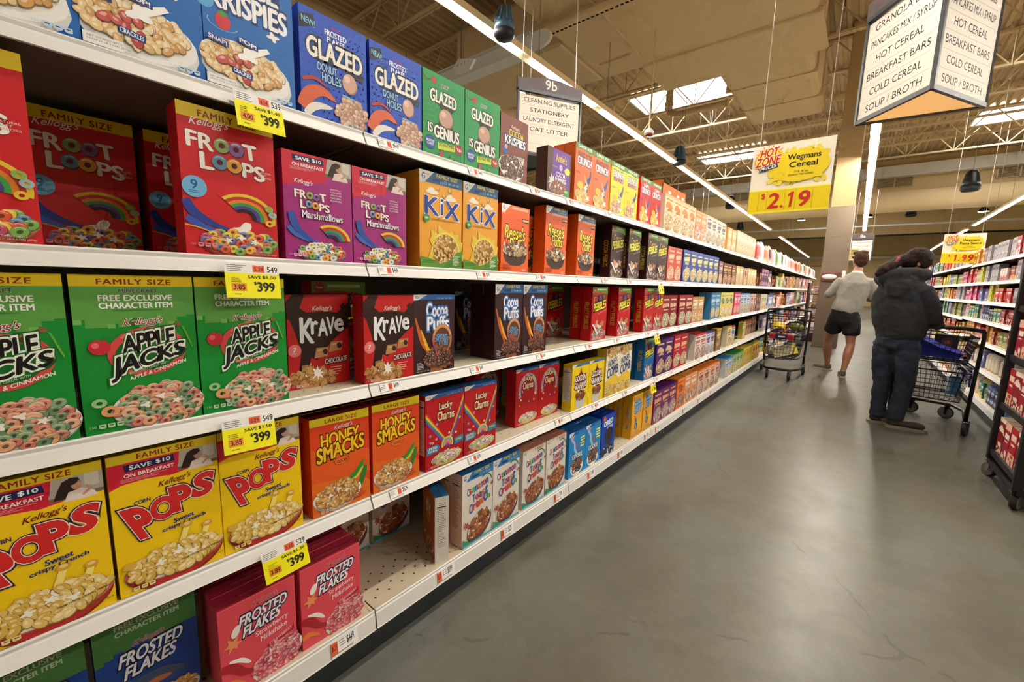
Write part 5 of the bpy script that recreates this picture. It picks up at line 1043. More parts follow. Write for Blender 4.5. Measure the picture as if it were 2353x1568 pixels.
# sprinkler drop and pipes
r = empty('sprinkler_pipe', (-4.3, 11.4, 5.9)); b = MB(); b.tube([(0, 0, 1.1), (0, 0, -.1)], .09, 14); b.tube([(0, 0, -.1), (.25, 0, -.22), (1.4, 0, -.22)], .08, 14); b.build('pipe', M_PAINT, r, smooth=True); MB().lathe([(.11, 0), (.11, .06)], (0, 0, .05)).build('collar', M_PAINT, r); MB().lathe([(.1, -.03), (.1, .03)], (1.4, 0, -.22), axis='x').build('collar', M_PAINT, r); tag(r, 'thick tan pipe with elbow dropping beside the first skylight', 'pipe')
# walls, bulkheads
def wall(name, x0, y0, z0, x1, y1, z1, m=None, lab='tan painted wall'): b = MB(); b.box(x0, y0, z0, x1, y1, z1); return tag(b.build(name, m or M_WALL), lab, 'wall', kind='structure')
wall('wall_left', -16.2, -4, 0, -16, 56, ZR, lab='far left store wall'); wall('wall_right', 12, -4, 0, 12.2, 56, ZR, lab='far right store wall'); wall('wall_back', -16, 50, 0, 12, 50.2, ZR, lab='tan rear store wall')
wall('wall_bulkhead', -16, 24.6, 5.45, 12, 24.9, 6.9, lab='tan bulkhead wall hung across the roof'); wall('wall_far_bulkhead', -16, 36, 4.9, 12, 36.2, ZR, lab='second tan bulkhead farther back')
b = MB(); b.box(-16, 24.3, 6.2, 12, 24.6, 6.6); b.box(-16, 24.25, 6.15, 12, 24.65, 6.22); tag(b.build('trim_1', M_WHITE), 'pale beam across the front of the bulkhead', 'beam', kind='structure')
b = MB(); b.box(-16, 35.9, 4.86, 12, 36.0, 4.95); tag(b.build('trim_2', M_BLACK), 'dark track along the far bulkhead bottom', 'track', kind='structure')
b = MB(); b.box(-16, 33.9, 5.25, 12, 34.1, 5.33); tag(b.build('trim_3', M_WHITE), 'white rail before the far bulkhead', 'rail', kind='structure')
b = MB(); b.box(-16, 49.7, 4.3, 12, 49.9, 4.5); tag(b.build('trim_4', M_WHITE), 'white band high on the rear wall', 'band', kind='structure')
b = MB(); b.tube([(-15.9, 23.6, 5.0), (11.9, 23.6, 5.0)], .42, 20); tag(b.build('round_duct', M_PAINT, smooth=True), 'large round tan duct across the roof below the bulkhead', 'duct')
for i, x in enumerate((-9.5, -5.2, .7, 4.2, 8.6)):
    r = empty('wall_vent', (x, 24.58, 5.75)); MB().box(-.6, -.04, 0, .6, 0, .4).build('frame', M_PAINT, r); b = MB()
    for k in range(9): b.box(-.56, -.05, .03+.04*k, -.02, -.041, .05+.04*k); b.box(.02, -.05, .03+.04*k, .56, -.041, .05+.04*k)
    b.build('louvre', mat('vent_dark', (.35, .30, .22), .7), r); tag(r, f'louvred return-air vent in the bulkhead, {ordw(i)} from the left', 'vent', 'bulkhead vents')
# ------------------------------------------------------------------ light strips
ZL = 4.15; PER = 1.955; LIT = 1.63
def light_fixture(x, y, lab, grp, cl=2.84):
    r = empty('strip_light', (x, y, ZL)); b = MB(); b.box(-.025, -LIT/2, 0, .025, LIT/2, .03); b.build('diffuser', M_TUBE, r)
    h = MB(); h.prism([(-.07, .012), (-.026, .031), (.026, .031), (.07, .012), (.06, .1), (-.06, .1)], 'y', -PER/2, PER/2); h.build('housing', M_PAINT, r)
    c = MB(); c.tube([(0, -.7, .1), (0, -.7, cl)], .006, 5); c.build('hanging_cable', M_CABLE, r); tag(r, lab, 'strip light', grp); return r
proto = None
for rx, nm, y00, n in ((-3.62, 'left', 2.0, 12), (-.07, 'middle', .5, 13), (3.42, 'right', .5, 13)):
    for i in range(n):
        y = (2.336*2.85+LIT/2)+PER*(i-3 if nm == 'left' else i-3)
        if nm == 'middle': y = 3.748*2.85+LIT/2+PER*(i-5)
        if y > 25.5: continue
        lab = f'bright strip light in the {nm} row, {ordw(i)} from the front'; grp = f'strip lights of the {nm} row'
        if nm == 'left' and y < 8.5: light_fixture(rx, y, lab, grp, 1.14)
        elif proto is None: proto = light_fixture(rx, y, lab, grp)
        else: o = copy_tree(proto); o.location = (rx, y, ZL); tag(o, lab, 'strip light', grp)
for rx, nm in ((-3.62, 'left'), (3.42, 'right'), (7.0, 'outer right'), (-7.2, 'outer left')):  # outer left row is an addition, hung only to brighten the far store
    for i in range(9):
        if 'outer' in nm: y = 6+PER*i+(6 if 'left' in nm else 0)
        else: y = 28.3+PER*i
        o = copy_tree(proto); o.location = (rx, y, ZL); tag(o, f'strip light of the far {nm} row, {ordw(i)} of nine', 'strip light', f'strip lights of the far {nm} row')
# ------------------------------------------------------------------ hanging speakers
def speaker(loc, lab, s=1.0, col=(.20, .33, .42), grille=True):
    r = empty('pendant_speaker', loc); b = MB(); b.lathe([(0, .33*s), (.04*s, .33*s), (.075*s, .31*s), (.1*s, .26*s), (.13*s, .1*s), (.15*s, .0)], n=24); b.build('shell', mat('speaker_blue' if grille else 'speaker_black', col, .4), r, smooth=True)
    g = MB(); g.lathe([(.15*s, 0), (.153*s, -.05*s), (.12*s, -.09*s), (0, -.1*s)], n=24); g.build('grille', mat('speaker_dark', (.08, .09, .11), .6), r, smooth=True)
    if grille:
        q = MB()
        for k in range(8):
            a = 2*math.pi*k/8+.2; q.tube([(.085*s*math.cos(a), .085*s*math.sin(a), .3*s), (.137*s*math.cos(a), .137*s*math.sin(a), .1*s)], .011*s, 6)
        q.build('rib', mat('speaker_rib', (.35, .50, .60), .4), r)
    c = MB(); c.tube([(0, 0, .33*s), (0, 0, (5.29 if loc[1] < 8 else ZR)-loc[2])], .006, 5); c.build('hanging_cable', M_CABLE, r); tag(r, lab, 'speaker'); return r
speaker((-3.35, 3.80, 4.06), 'blue pendant speaker with ribs beside the nearest strip light', .78)
speaker((-3.55, 10.3, 4.22), 'dark blue pendant speaker past the left strip lights', 1.0)
for i, (u, v, yy) in enumerate(((1690, 468, 19), (2246, 418, 16), (2107, 505, 26), (1737, 497, 26))):
    P_ = {0: (-4.35, 19, 3.95+.65), 1: (1.93, 16, 4.05), 2: (1.45, 26, 4.8), 3: (-5.35, 26, 4.6)}[i]
    speaker(P_, ['black pendant speaker left of the yellow price board', 'black pendant speaker in front of the round duct', 'black pendant speaker below the round duct', 'small black speaker under the yellow price board'][i], 1.25, (.04, .04, .05), False)
r = empty('ceiling_sensor', (-2.9, 6.9, 3.72)); b = MB(); b.tube([(0, 0, .12), (0, 0, 1.57)], .012, 8); b.build('drop_pipe', M_PAINT, r); b = MB(); b.lathe([(.03, .12), (.05, .1), (.075, .07), (.075, .04), (.06, .03)]); b.build('canopy', M_WHITE, r, smooth=True); MB().lathe([(.06, .03), (.062, .01), (.03, .0)]).build('red_ring', mat('ring_red', (.6, .2, .15), .5), r); MB().ball((0, 0, -.02), .03).build('sensor_ball', M_CHROME, r, smooth=True); tag(r, 'small white and red ceiling sensor on a thin drop pipe', 'sensor')
M_LAMP = mat('lamp_glow', (1, 1, 1), .5, emit=14, ecol=(1, .93, .8))
for i, (x, y, z) in enumerate(((-.0, 30, 5.3), (4.2, 30, 5.25), (-3.0, 30, 5.35), (6.6, 33, 4.9))):
    r = empty('pendant_lamp', (x, y, z)); b = MB(); b.lathe([(.05, .28), (.09, .2), (.2, .02), (.21, 0)], n=18); b.build('shade', M_BLACK, r, smooth=True); MB().lathe([(0, .03), (.19, .02), (.19, .0), (0, -.03)], n=18).build('bulb_disc', M_LAMP, r); MB().tube([(0, 0, .28), (0, 0, ZR-z)], .01, 5).build('hanging_cable', M_CABLE, r)
    tag(r, f'far round pendant lamp beyond the round duct, {["above the person in grey", "above the dark ponytail", "left of the metal column", "at the far right"][i]}', 'pendant lamp', 'far pendant lamps')
for i, x in enumerate((-12, -8, -4, 5.2, 8.2)):
    r = empty('wall_panel', (x, 49.96, 1.0)); MB().box(-1.2, -.05, 0, 1.2, 0, 2.6).build('panel', mat('panel_cream', (.95, .84, .62), .7), r); MB().box(-1.25, -.07, 2.6, 1.25, 0, 2.68).build('top_trim', M_BLACK, r); tag(r, f'cream panel on the rear store wall, {ordw(i)} from the left', 'wall panel', 'panels on the rear wall')
# ------------------------------------------------------------------ hanging signs
M_FRAME = mat('sign_frame', (.22, .23, .24), .4)
M_BROWN = mat('sign_brown', (.33, .27, .28), .5, 0, .35, 14)
ROWS = ['SOUP / BROTH', 'COLD CEREAL', 'BREAKFAST BARS', 'HOT CEREAL', 'PANCAKES MIX / SYRUP', 'GRANOLA BARS', 'SPREADS / JELLY']
def sign_face(rows, w, rh, bg='#ece3d4'):
    A = rh*len(rows)/w; a = Art(A, bg, 6e-5)
    for i, t in enumerate(rows):
        y = i*rh/w; a.rect(.04, y+rh/w*.985, .96, y+rh/w, '#8a8278'); tw = min(.86, .065*len(t)); a.text(t, .5-tw/2, y+rh/w*.3, tw, rh/w*.44, '#26211f', b=.006)
    return a
def prism_sign(verts, z0, rows, rh, hdr, lab, glow=True, num=None, extra=0):
    """three-sided aisle sign: verts in plan, printed face per side, header band with a raised crown"""
    vs = [Vector((x, y)) for x, y in verts]; c = sum(vs, Vector((0, 0)))/3; r = empty('aisle_sign', (c.x, c.y, z0)); n = 3; hb = rh*len(rows)+.035
    area = (vs[1].x-vs[0].x)*(vs[2].y-vs[0].y)-(vs[1].y-vs[0].y)*(vs[2].x-vs[0].x)
    if area < 0: vs = [vs[0], vs[2], vs[1]]
    for i in range(3):
        a, b = vs[i]-c, vs[(i+1) % 3]-c; d = b-a; L = d.length; mid = (a+b)/2; ang = math.atan2(d.y, d.x)
        art = sign_face(rows, L-.03, rh); o = plate('face_panel', art, L-.03, .006, PAPER, r, (mid.x, mid.y, .012), ang)
        h = MB(); pts = [(-L/2-.01, hb+.02), (L/2+.01, hb+.02), (L/2+.01, hb+.02+hdr*.72), (L*.32, hb+.02+hdr*.8), (L*.15, hb+.02+hdr*.98), (0, hb+.02+hdr), (-L*.15, hb+.02+hdr*.98), (-L*.32, hb+.02+hdr*.8), (-L/2-.01, hb+.02+hdr*.72)]
        h.prism(pts, 'y', -.016, .006); h.build('header_board', M_BROWN, r, (mid.x, mid.y, 0), ang)
        e = MB(); e.box(-L/2, -.012, -.02, L/2, .012, .012); e.box(-L/2, -.02, hb+.0, L/2, .012, hb+.03); e.box(-L/2-.008, -.014, -.02, -L/2+.012, .012, hb); e.build('edge_frame', M_FRAME, r, (mid.x, mid.y, 0), ang)
        if num:
            aa = Art(.6, '#54484a', 4e-5); aa.v = []; aa.f = []; aa.c = []; aa.z = 0; aa.text(num, .15, .05, .7, .5, '#e8e0d4', b=.02)
            me = panel_mesh('number', [(aa, (-.085, -.0165, hb+.02+hdr*.16), (1, 0, 0), (0, 0, 1), (0, -1, 0), .17)], PAPER); place('aisle_number', me, (mid.x, mid.y, 0), ang, r)
    b = MB(); b.add([(*(v-c)*.96, -.005) for v in vs]+[(*(v-c)*.96, .004) for v in vs], [(2, 1, 0), (3, 4, 5), (0, 1, 4, 3), (1, 2, 5, 4), (2, 0, 3, 5)])
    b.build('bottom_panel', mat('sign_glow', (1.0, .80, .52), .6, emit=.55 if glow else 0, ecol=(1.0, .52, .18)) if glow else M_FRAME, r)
    k = MB()
    for v in vs: p = (v-c)*.85; k.tube([(p.x, p.y, hb+.02+hdr*.5), (p.x, p.y, hb+.3), (p.x*.9, p.y*.9, (5.29 if (num == '9b' or not num) else 6.2)-(2.545 if num == '9b' else z0))], .004, 5)
    k.build('hanging_cable', M_CABLE, r); tag(r, lab, 'sign'); return r
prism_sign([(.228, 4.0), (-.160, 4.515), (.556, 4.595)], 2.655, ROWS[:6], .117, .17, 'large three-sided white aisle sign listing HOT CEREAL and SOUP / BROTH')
prism_sign([(-2.665, 3.24), (-2.335, 3.82), (-3.0, 3.82)], 2.42, ['', '', 'CAT LITTER', 'LAUNDRY DETERGENT', 'STATIONERY', 'CLEANING SUPPLIES'], .085, .13, 'aisle sign marked 9b listing CLEANING SUPPLIES and STATIONERY', False, '9b').location.z = 3.1-.51-.045
prism_sign([(-.30, 16.0), (.19, 16.0), (-.05, 16.45)], 2.2, ['WATER', 'ICED TEA', 'BOTTLED WATER', 'POTATO CHIPS', 'TORTILLA CHIPS'], .115, .17, 'far aisle sign marked 8a above the two shoppers', False, '8a')
prism_sign([(-3.9, 11.2), (-3.4, 11.25), (-3.7, 11.7)], 2.25, ['SNACKS', 'COOKIES', 'CRACKERS', 'CANDY'], .1, .17, 'far aisle sign marked 9a over the left shelving', False, '9a').location = (-3.9, 13.5, 2.5)
def deal_sign(loc, w, title, price, lab, sub=True):
    A = .985; a = Art(A, '#eee6d0', 6e-5)
    [a.ell(.22+.7*a.rnd.random(), .42+.46*a.rnd.random(), .015+.035*a.rnd.random(), .012+.025*a.rnd.random(), '#ecd43c', a.rnd.random()*3, 9) for _ in range(170)]; a.ell(.6, .64, .36, .22, '#ecd01e'); a.rect(.3, .46, .88, .82, '#ecd01e'); a.rect(0, .0, 1, .34, '#e8cc10'); a.rect(0, .325, 1, .345, '#f4ea70'); a.rect(0, 0, 1, .03, '#f0dc30')
    a.ell(.2, .78, .17, .15, '#eaa030', .3); a.ell(.2, .78, .155, .135, '#f4dc50', .3)
    for k in range(7): t = .6+.35*k; a.poly([(.22+.16*math.cos(t), .8+.15*math.sin(t)), (.22+.21*math.cos(t+.04), .8+.2*math.sin(t+.04)), (.22+.16*math.cos(t+.1), .8+.15*math.sin(t+.1))], '#e8701c')
    a.text('HOT', .1, .81, .22, .11, '#c42a22', '#f4e8c8', .06, .05, sl=.1, it=.15); a.text('ZONE', .05, .68, .3, .12, '#c42a22', '#f4e8c8', .06, .05, sl=.1, it=.15); a.poly([(.1, .6), (.34, .65), (.33, .72), (.11, .67)], '#2c3a5a'); a.text('PRICES', .12, .62, .2, .045, '#f0f0f0', b=.03, sl=.2)
    for i, t in enumerate(title): ww = min(.5, .056*len(t)); a.text(t, .65-ww/2, .73-.105*i-(.022 if 'g' in t else 0), ww, .075 if 'g' not in t else .097, '#1d1a16', b=.03)
    a.text('11.5-18 oz.', .55, .545, .17, .028, '#4a4420'); a.text('(Select Varieties)', .48, .5, .3, .032, '#4a4420'); a.text('YOU PAY', .43, .4, .14, .025, '#4a4420', b=.02)
    for x in (.13, .24, .47, .6, .8): a.rect(x, .035, x+.004, .32, '#a88c10')
    def digit(ch, x, w):
        if ch == '1': a.poly([(x+.3*w, .07), (x+.62*w, .07), (x+.8*w, .28), (x+.5*w, .28), (x+.1*w, .25), (x+.12*w, .22), (x+.44*w, .235)], '#c42a22')
        else: a.text(ch, x, .07, w*.88, .21, '#c42a22', b=.04, it=.1)
    a.text('$', .17, .2, .05, .09, '#c42a22', b=.02); digit(price[0], .26 if price[0] != '1' else .3, .15 if price[0] != '1' else .1); a.ell(.44, .085, .018, .018, '#c42a22'); digit(price[2], .5, .1); digit(price[3], .635, .14)
    r = empty('price_board', loc); plate('printed_board', a, w, .004, PAPER, r); b = MB(); b.box(-w/2-.004, -.012, w*.335, w/2+.004, .004, w*.345); b.box(-w/2-.004, -.012, 0, w/2+.004, .004, w*.02); b.build('price_channel', mat('channel_yellow', (.92, .82, .10), .4), r)
    k = MB(); k.tube([(-w*.42, 0, w*A), (-w*.42, 0, 4)], .0025, 5); k.build('hanging_cable', M_CABLE, r); k = MB(); k.tube([(w*.38, 0, w*A), (w*.38, 0, 4)], .0025, 5); k.build('hanging_cable', M_CABLE, r); tag(r, lab, 'price sign'); return r
deal_sign((-.574, 4.5, 1.99), .605, ('Wegmans', 'Cereal'), '2.19', 'yellow hanging board reading HOT ZONE PRICES and $2.19 for cereal')
deal_sign((1.06, 8.5, 1.74), .405, ('Wegmans', 'Pasta Sauce'), '1.99', 'smaller yellow hanging board for pasta sauce above the right shelving')
# ------------------------------------------------------------------ column and things beside it
M_CLAD = mat('column_cladding', (.56, .50, .43), .30, .75, .08, 3, .10, 5, stretch=(1, 1, .25))
M_COLP = mat('column_paint', (.80, .68, .48), .7, 0, .03, 3)
r = empty('column', (-.47, 12.24, 0)); MB().box(-.235, -.235, 0, .235, .235, 3.17).build('metal_cladding', M_CLAD, r, bevel=.01); MB().box(-.21, -.21, 3.171, .21, .21, 7.0).build('painted_shaft', M_COLP, r, bevel=.01); tag(r, 'tall square column clad in brushed metal at the aisle edge', 'column')
r = empty('bag_dispenser', (-.51, 11.99, 1.52)); b = MB(); b.box(-.17, -.09, 0, .19, 0, .2); b.build('housing', mat('dispenser_red', (.42, .20, .17), .5), r, bevel=.01); b = MB(); b.ball((-.02, -.1, .1), .14, .05, .06, 14); b.build('plastic_bag_roll', M_WHITE, r, smooth=True); b = MB(); b.box(.2, -.1, -.02, .26, -.02, .24); b.build('card_holder', M_WHITE, r); tag(r, 'red-brown bag dispenser with white plastic roll on the column', 'dispenser')
a = Art(1.6, '#e0c890', 1e-4); [a.lines(.15, 1.3-.18*i, .7, 1, .1, .06, '#4a3c28') for i in range(4)]; a.poly([(.2, .5), (.8, .5), (.5, .15)], '#1c1a18'); tag(plate('arrow_notice', a, .16, .01, PAPER, None, (-.153, 12.1, 2.0), 0), 'cream notice with a black down arrow beside the metal column', 'notice')
r = empty('end_display', (-.98, 13.4, 0)); M_WOOD = mat('end_wood', (.28, .15, .12), .5, 0, .2, 8); b = MB(); b.box(-.02, -.3, 0, .02, .3, 1.5); b.build('side_board', M_WOOD, r)
for z in (.12, .5, .85, 1.2): MB().box(.02, -.3, z, .3, .3, z+.02).build('display_shelf', M_WOOD, r)
MB().box(.0, -.32, 0, .3, .32, .12).build('plinth', M_WOOD, r); tag(r, 'dark red-brown wooden display unit left of the metal column', 'display unit')
for i, z in enumerate((.141, .521, .871, 1.221)):
    for j in range(3): o = place('snack_pack', FM_[((i*3+j) % len(FC), 2)], (-.98+.17, 13.2+.2*j, z), 0); tag(o, f'small {FC[(i*3+j) % len(FC)][0]} pack, {ordw(j)} on level {NUM[i]} of the wooden display', 'snack pack', 'packs on the wooden display unit')
# ------------------------------------------------------------------ rolling rack at the right edge
r = empty('rolling_rack', (1.16, 4.14, 0)); hx, hy, H = .28, .32, 1.75
for sx in (-1, 1):
    for sy in (-1, 1): MB().box(sx*hx-.022, sy*hy-.022, .13, sx*hx+.022, sy*hy+.022, H).build('post', M_BLACK, r, bevel=.004)
RZ = [.17, .52, .86, 1.2, 1.54]
for z in RZ:
    MB().box(-hx, -hy, z-.012, hx, hy, z).build('tray_shelf', M_BLACK, r)
    for sx in (-1, 1): MB().box(sx*hx-.012, -hy+.02, z, sx*hx+.012, hy-.02, z+.04).build('side_rail', M_BLACK, r)
for sx in (-1, 1): MB().box(sx*hx-.015, -hy, .1, sx*hx+.015, hy, .135).build('base_bar', M_BLACK, r)
for sy in (-1, 1): MB().box(-hx, sy*hy-.015, .1, hx, sy*hy+.015, .135).build('cross_bar', M_BLACK, r)
def caster(parent, x, y, R_=.055, ang=0, m=M_CHROME, nm='caster'):
    c = empty(nm, (x, y, 0), ang); c.parent = parent
    w = MB(); w.lathe([(R_*.45, -.014), (R_*.92, -.016), (R_, -.008), (R_, .008), (R_*.92, .016), (R_*.45, .014)], (0, .012, R_), 20, 'x'); w.build('wheel', M_RUB, c, smooth=True)
    h = MB(); h.lathe([(0, -.017), (R_*.45, -.016), (R_*.45, .016), (0, .017)], (0, .012, R_), 16, 'x'); h.lathe([(R_*.8, -.0172), (R_*.86, -.0172), (R_*.86, .0172), (R_*.8, .0172)], (0, .012, R_), 20, 'x'); h.build('hub', M_RUBL, c)
    f = MB()
    for s in (-1, 1): f.prism([(-.012, R_*2+.02), (.02, R_*2+.02), (.022, R_*.8), (.004, R_*.7)], 'x', s*.021-.0015, s*.021+.0015)
    f.box(-.0225, -.02, R_*2+.012, .0225, .03, R_*2+.018); f.build('fork', m, c); return c
for sx, sy in ((-1, -1), (-1, 1), (1, -1), (1, 1)): caster(r, sx*(hx-.01), sy*(hy-.02), .05, .5*sy)
tag(r, 'black wheeled wire rack with red packages at the right edge', 'rack')
PKC = [('#8e1c28', '#e8d0b0', '#f0e0c8'), ('#b82030', '#f0d8c0', '#e8b890'), ('#a01c2c', '#e8b8a0', '#f4e8e0')]
PKM = [mini('rack_pack_%d' % i, .135, .285, .08, *c) for i, c in enumerate(PKC)]
random.seed(3)
for ti, z in enumerate(RZ[:4]):
    n = 0
    for row in range(2):
        for j in range(4):
            o = place('snack_package', PKM[(ti+j+row) % 3], (1.16-.235+.16*row, 4.14-.215+.142*j, z+.001), -math.pi/2+random.uniform(-.04, .04)); tag(o, f'red and cream snack package, {["front", "rear"][row]} row, {ordw(j)} from the near end, rack tier {NUM[ti]}', 'snack package', 'red packages on the rolling rack')
# ------------------------------------------------------------------ shopping carts
M_CART = mat('cart_black', (.05, .045, .05), .35, .3); M_NAVY = mat('cart_navy', (.06, .07, .14), .4)
def basket(parent, nm, y0, y1, w0, w1, z0, z1):
    """wire basket: y0 rear, y1 front, half widths w0 / w1"""
    b = MB(); k = .82
    def ring(z, s, r_): b.tube([(-w0*s, y0+(1-s)*.06, z), (w0*s, y0+(1-s)*.06, z), (w1*s, y1-(1-s)*.2, z), (-w1*s, y1-(1-s)*.2, z)], r_, 6, closed=True)
    for i in range(7):
        t = i/6; ring(z0+(z1-z0)*t, k+(1-k)*t, .0055 if i in (0, 6) else .0024)
    for s in (-1, 1):
        for i in range(15):
            t = i/14; y = y0+(y1-y0)*t; w = w0+(w1-w0)*t; yb = (y0+.0108)+((y1-.036)-(y0+.0108))*t
            b.tube([(s*w*k, yb, z0), (s*w, y, z1)], .002, 4)
    for (y, yb, w) in ((y0, y0+.0108, w0), (y1, y1-.036, w1)):
        n = int(w*2/.04)
        for i in range(n+1): x = -w+2*w*i/n; b.tube([(x*k, yb, z0), (x, y, z1)], .002, 4)
    for i in range(9): t = i/8; y = (y0+.0108)+((y1-.036)-(y0+.0108))*t; w = (w0+(w1-w0)*t)*k; b.tube([(-w, y, z0), (w, y, z0)], .002, 4)
    for i in range(7): x = -1+2*i/6; b.tube([(x*w0*k, y0+.0108, z0), (x*w1*k, y1-.036, z0)], .002, 4)
    return b.build(nm, M_CART, parent)
def cart(loc, rz, lab, turn=0):
    r = empty('shopping_cart', loc, rz); f = MB()
    for s in (-1, 1):
        f.tube([(s*.265, -.33, .135), (s*.272, -.345, .5), (s*.285, -.375, .93), (s*.28, -.385, .985)], .015, 8)
    f.tube([(-.265, -.33, .15), (-.25, .12, .15), (-.15, .36, .15), (.15, .36, .15), (.25, .12, .15), (.265, -.33, .15)], .018, 8)
    for z in (.3, .64): f.tube([(-.27, -.34, z), (-.2, .2, z), (.2, .2, z), (.27, -.34, z)], .008, 6)
    f.build('frame', M_CART, r, smooth=True)
    h = MB(); h.tube([(-.285, -.385, .985), (-.15, -.4, 1.0), (.15, -.4, 1.0), (.285, -.385, .985)], .017, 10); h.build('handle', M_CART, r, smooth=True)
    basket(r, 'upper_basket', -.34, .24, .26, .20, .68, .92); basket(r, 'lower_basket', -.31, .38, .25, .17, .30, .58)
    g = MB()
    for s in (-1, 1):
        for z in (.86, .52): g.box(s*.2-.05, .245 if z > .7 else .385, z, s*.2+.02, .255 if z > .7 else .395, z+.03)
    g.build('bumper', M_CART, r)
    for x, y, a in ((-.27, -.33, .2), (.27, -.33, -.2), (-.135, .33, .15+turn), (.135, .33, .1+turn)): caster(r, x, y, .062, a, M_CART)
    tag(r, lab, 'shopping cart'); return r
c1 = cart((-.785, 7.47, 0), math.pi+.03, 'black two-tier shopping cart parked against the left shelving')
c2 = cart((.69, 5.93, 0), -.15, 'black shopping cart beside the person in the dark hoodie', 1.25)
# groceries in the carts
def soft(name, mb, m, lab, cat, lv=2, loc=(0, 0, 0), rz=0, disp=.0):
    o = mb.build(name, m, None, loc, rz, smooth=True); s = o.modifiers.new('sub', 'SUBSURF'); s.levels = lv; s.render_levels = lv
    tag(o, lab, cat); return o
r = empty('banana_bunch', (-.86, 7.33, .70)); 
for i in range(5):
    b = MB(); pts = [(-.09+.045*k, .02*i-.02, .02+.045*math.sin(math.pi*k/4)*1.0+.012*i) for k in range(5)]; b.tube(pts, [.006, .017, .02, .017, .005], 8); b.build('banana', mat('banana_yellow', (.88, .74, .12), .5), r, smooth=True)
tag(r, 'yellow banana bunch in the top basket of the left cart', 'bananas')
b = MB(); b.box(-.06, -.05, 0, .06, .05, .09); o = soft('fruit_bag', b, mat('bag_red', (.70, .12, .12), .3), 'red produce bag behind the bananas in the left cart', 'bag', 2, (-.80, 7.42, .70))
b = MB(); b.box(-.11, -.07, 0, .11, .07, .13); soft('greens_bag', b, mat('bag_green', (.42, .46, .24), .4, 0, .4, 30), 'bag of leafy greens at the right of the left cart top basket', 'bag', 2, (-.64, 7.40, .70))
r = empty('meat_pack', (-.79, 7.22, .585)); MB().box(-.15, -.07, 0, .15, .06, .07).build('tray', mat('pack_red', (.66, .07, .12), .35), r, bevel=.01); MB().box(-.075, -.074, -.002, .075, .064, .074).build('sleeve', mat('pack_navy', (.10, .11, .26), .4), r, bevel=.004); MB().box(-.03, -.0745, .03, .05, -.074, .05).build('label_patch', M_WHITE, r); tag(r, 'red package with navy sleeve lying across the left cart middle', 'package')
a = Art(.55, '#c8bf9c', 5e-5); a.rect(.84, 0, 1, .55, '#d8c83c'); [a.rect(.06+.26*i, .08, .26+.26*i, .47, '#b8af8c') for i in range(3)]; s_ = Art(2.2, '#b8af88', 5e-5)
me = carton_mesh('pasta_case', .30, .165, .075, a, s_, '#a89f7c'); o = place('pasta_box', me, (-.70, 7.23, .335), .1); o.rotation_euler = (-.5, -.35, .1); tag(o, 'long olive-grey carton with yellow end in the left cart lower basket', 'carton')
b = MB(); b.box(-.09, -.08, 0, .09, .08, .17); soft('bread_bag', b, mat('bag_clear', (.66, .60, .50), .25, 0, .4, 25), 'translucent bread bag in the left cart lower basket', 'bag', 2, (-.93, 7.27, .31))
b = MB(); pts = []; b.prism([(-.26, 0), (.24, 0), (.26, .05), (.1, .10), (-.04, .17), (-.16, .27), (-.26, .24)], 'y', -.13, .12); soft('tote_bag', b, mat('tote_blue', (.07, .14, .62), .5, 0, .25, 20, .5, 30), 'bright blue reusable bag slumped in the right cart', 'bag', 2, (.62, 5.90, .69), -.3)
me = carton_mesh('dark_box', .17, .2, .09, (lambda q: (q.ell(.55, .7, .25, .3, '#4a2a2c'), q.ell(.55, .7, .12, .16, '#7a4a3c'), q.text('CHOC', .1, .1, .6, .14, '#6a5048'), q)[-1])(Art(.2/.17, '#1c1220', 4e-5)), Art(.2/.09, '#14101a'), '#1c1220'); o = place('dark_box', me, (.75, 6.05, .70), -.1); tag(o, 'dark maroon carton standing behind the blue bag in the right cart', 'carton')
b = MB(); b.box(-.08, -.05, 0, .08, .05, .05); soft('pink_pack', b, mat('pack_pink', (.85, .45, .45), .35), 'pink wrapped pack in the right cart by the dark carton', 'package', 2, (.83, 5.86, .70))
me = can_mesh('water_jug', .05, .18, '#4a7aa8', '#2c5a8a'); o = place('water_bottle', me, (.85, 6.0, .31)); tag(o, 'blue bottle low in the right cart basket', 'bottle')
# ------------------------------------------------------------------ people
def loft(mb, pts, n=14, up=None):
    """pts: (x,y,z,rx,ry): rings whose first radius lies along local 'side' (x) and the second across it"""
    P = [Vector(p[:3]) for p in pts]; k = len(P); vs = []
    prev = Vector((1, 0, 0)) if up is None else Vector(up)
    for i, p in enumerate(P):
        t = (P[min(i+1, k-1)]-P[max(i-1, 0)]).normalized(); a = prev-t*prev.dot(t)
        if a.length < 1e-4: a = Vector((0, 1, 0))-t*t.y
        a.normalize(); prev = a; bn = t.cross(a); rx, ry = pts[i][3], pts[i][4]
        for j in range(n): q = 2*math.pi*j/n; vs.append(p+a*(rx*math.cos(q))+bn*(ry*math.sin(q)))
    # rounded ends
    e0 = P[0]-(P[1]-P[0]).normalized()*min(pts[0][3], pts[0][4])*.6; e1 = P[-1]+(P[-1]-P[-2]).normalized()*min(pts[-1][3], pts[-1][4])*.6
    b = len(vs); vs += [e0, e1]; fs = [(i*n+j, i*n+(j+1) % n, (i+1)*n+(j+1) % n, (i+1)*n+j) for i in range(k-1) for j in range(n)]
    fs += [(b, (j+1) % n, j) for j in range(n)]+[(b+1, (k-1)*n+j, (k-1)*n+(j+1) % n) for j in range(n)]
    mb.add(vs, fs); return mb
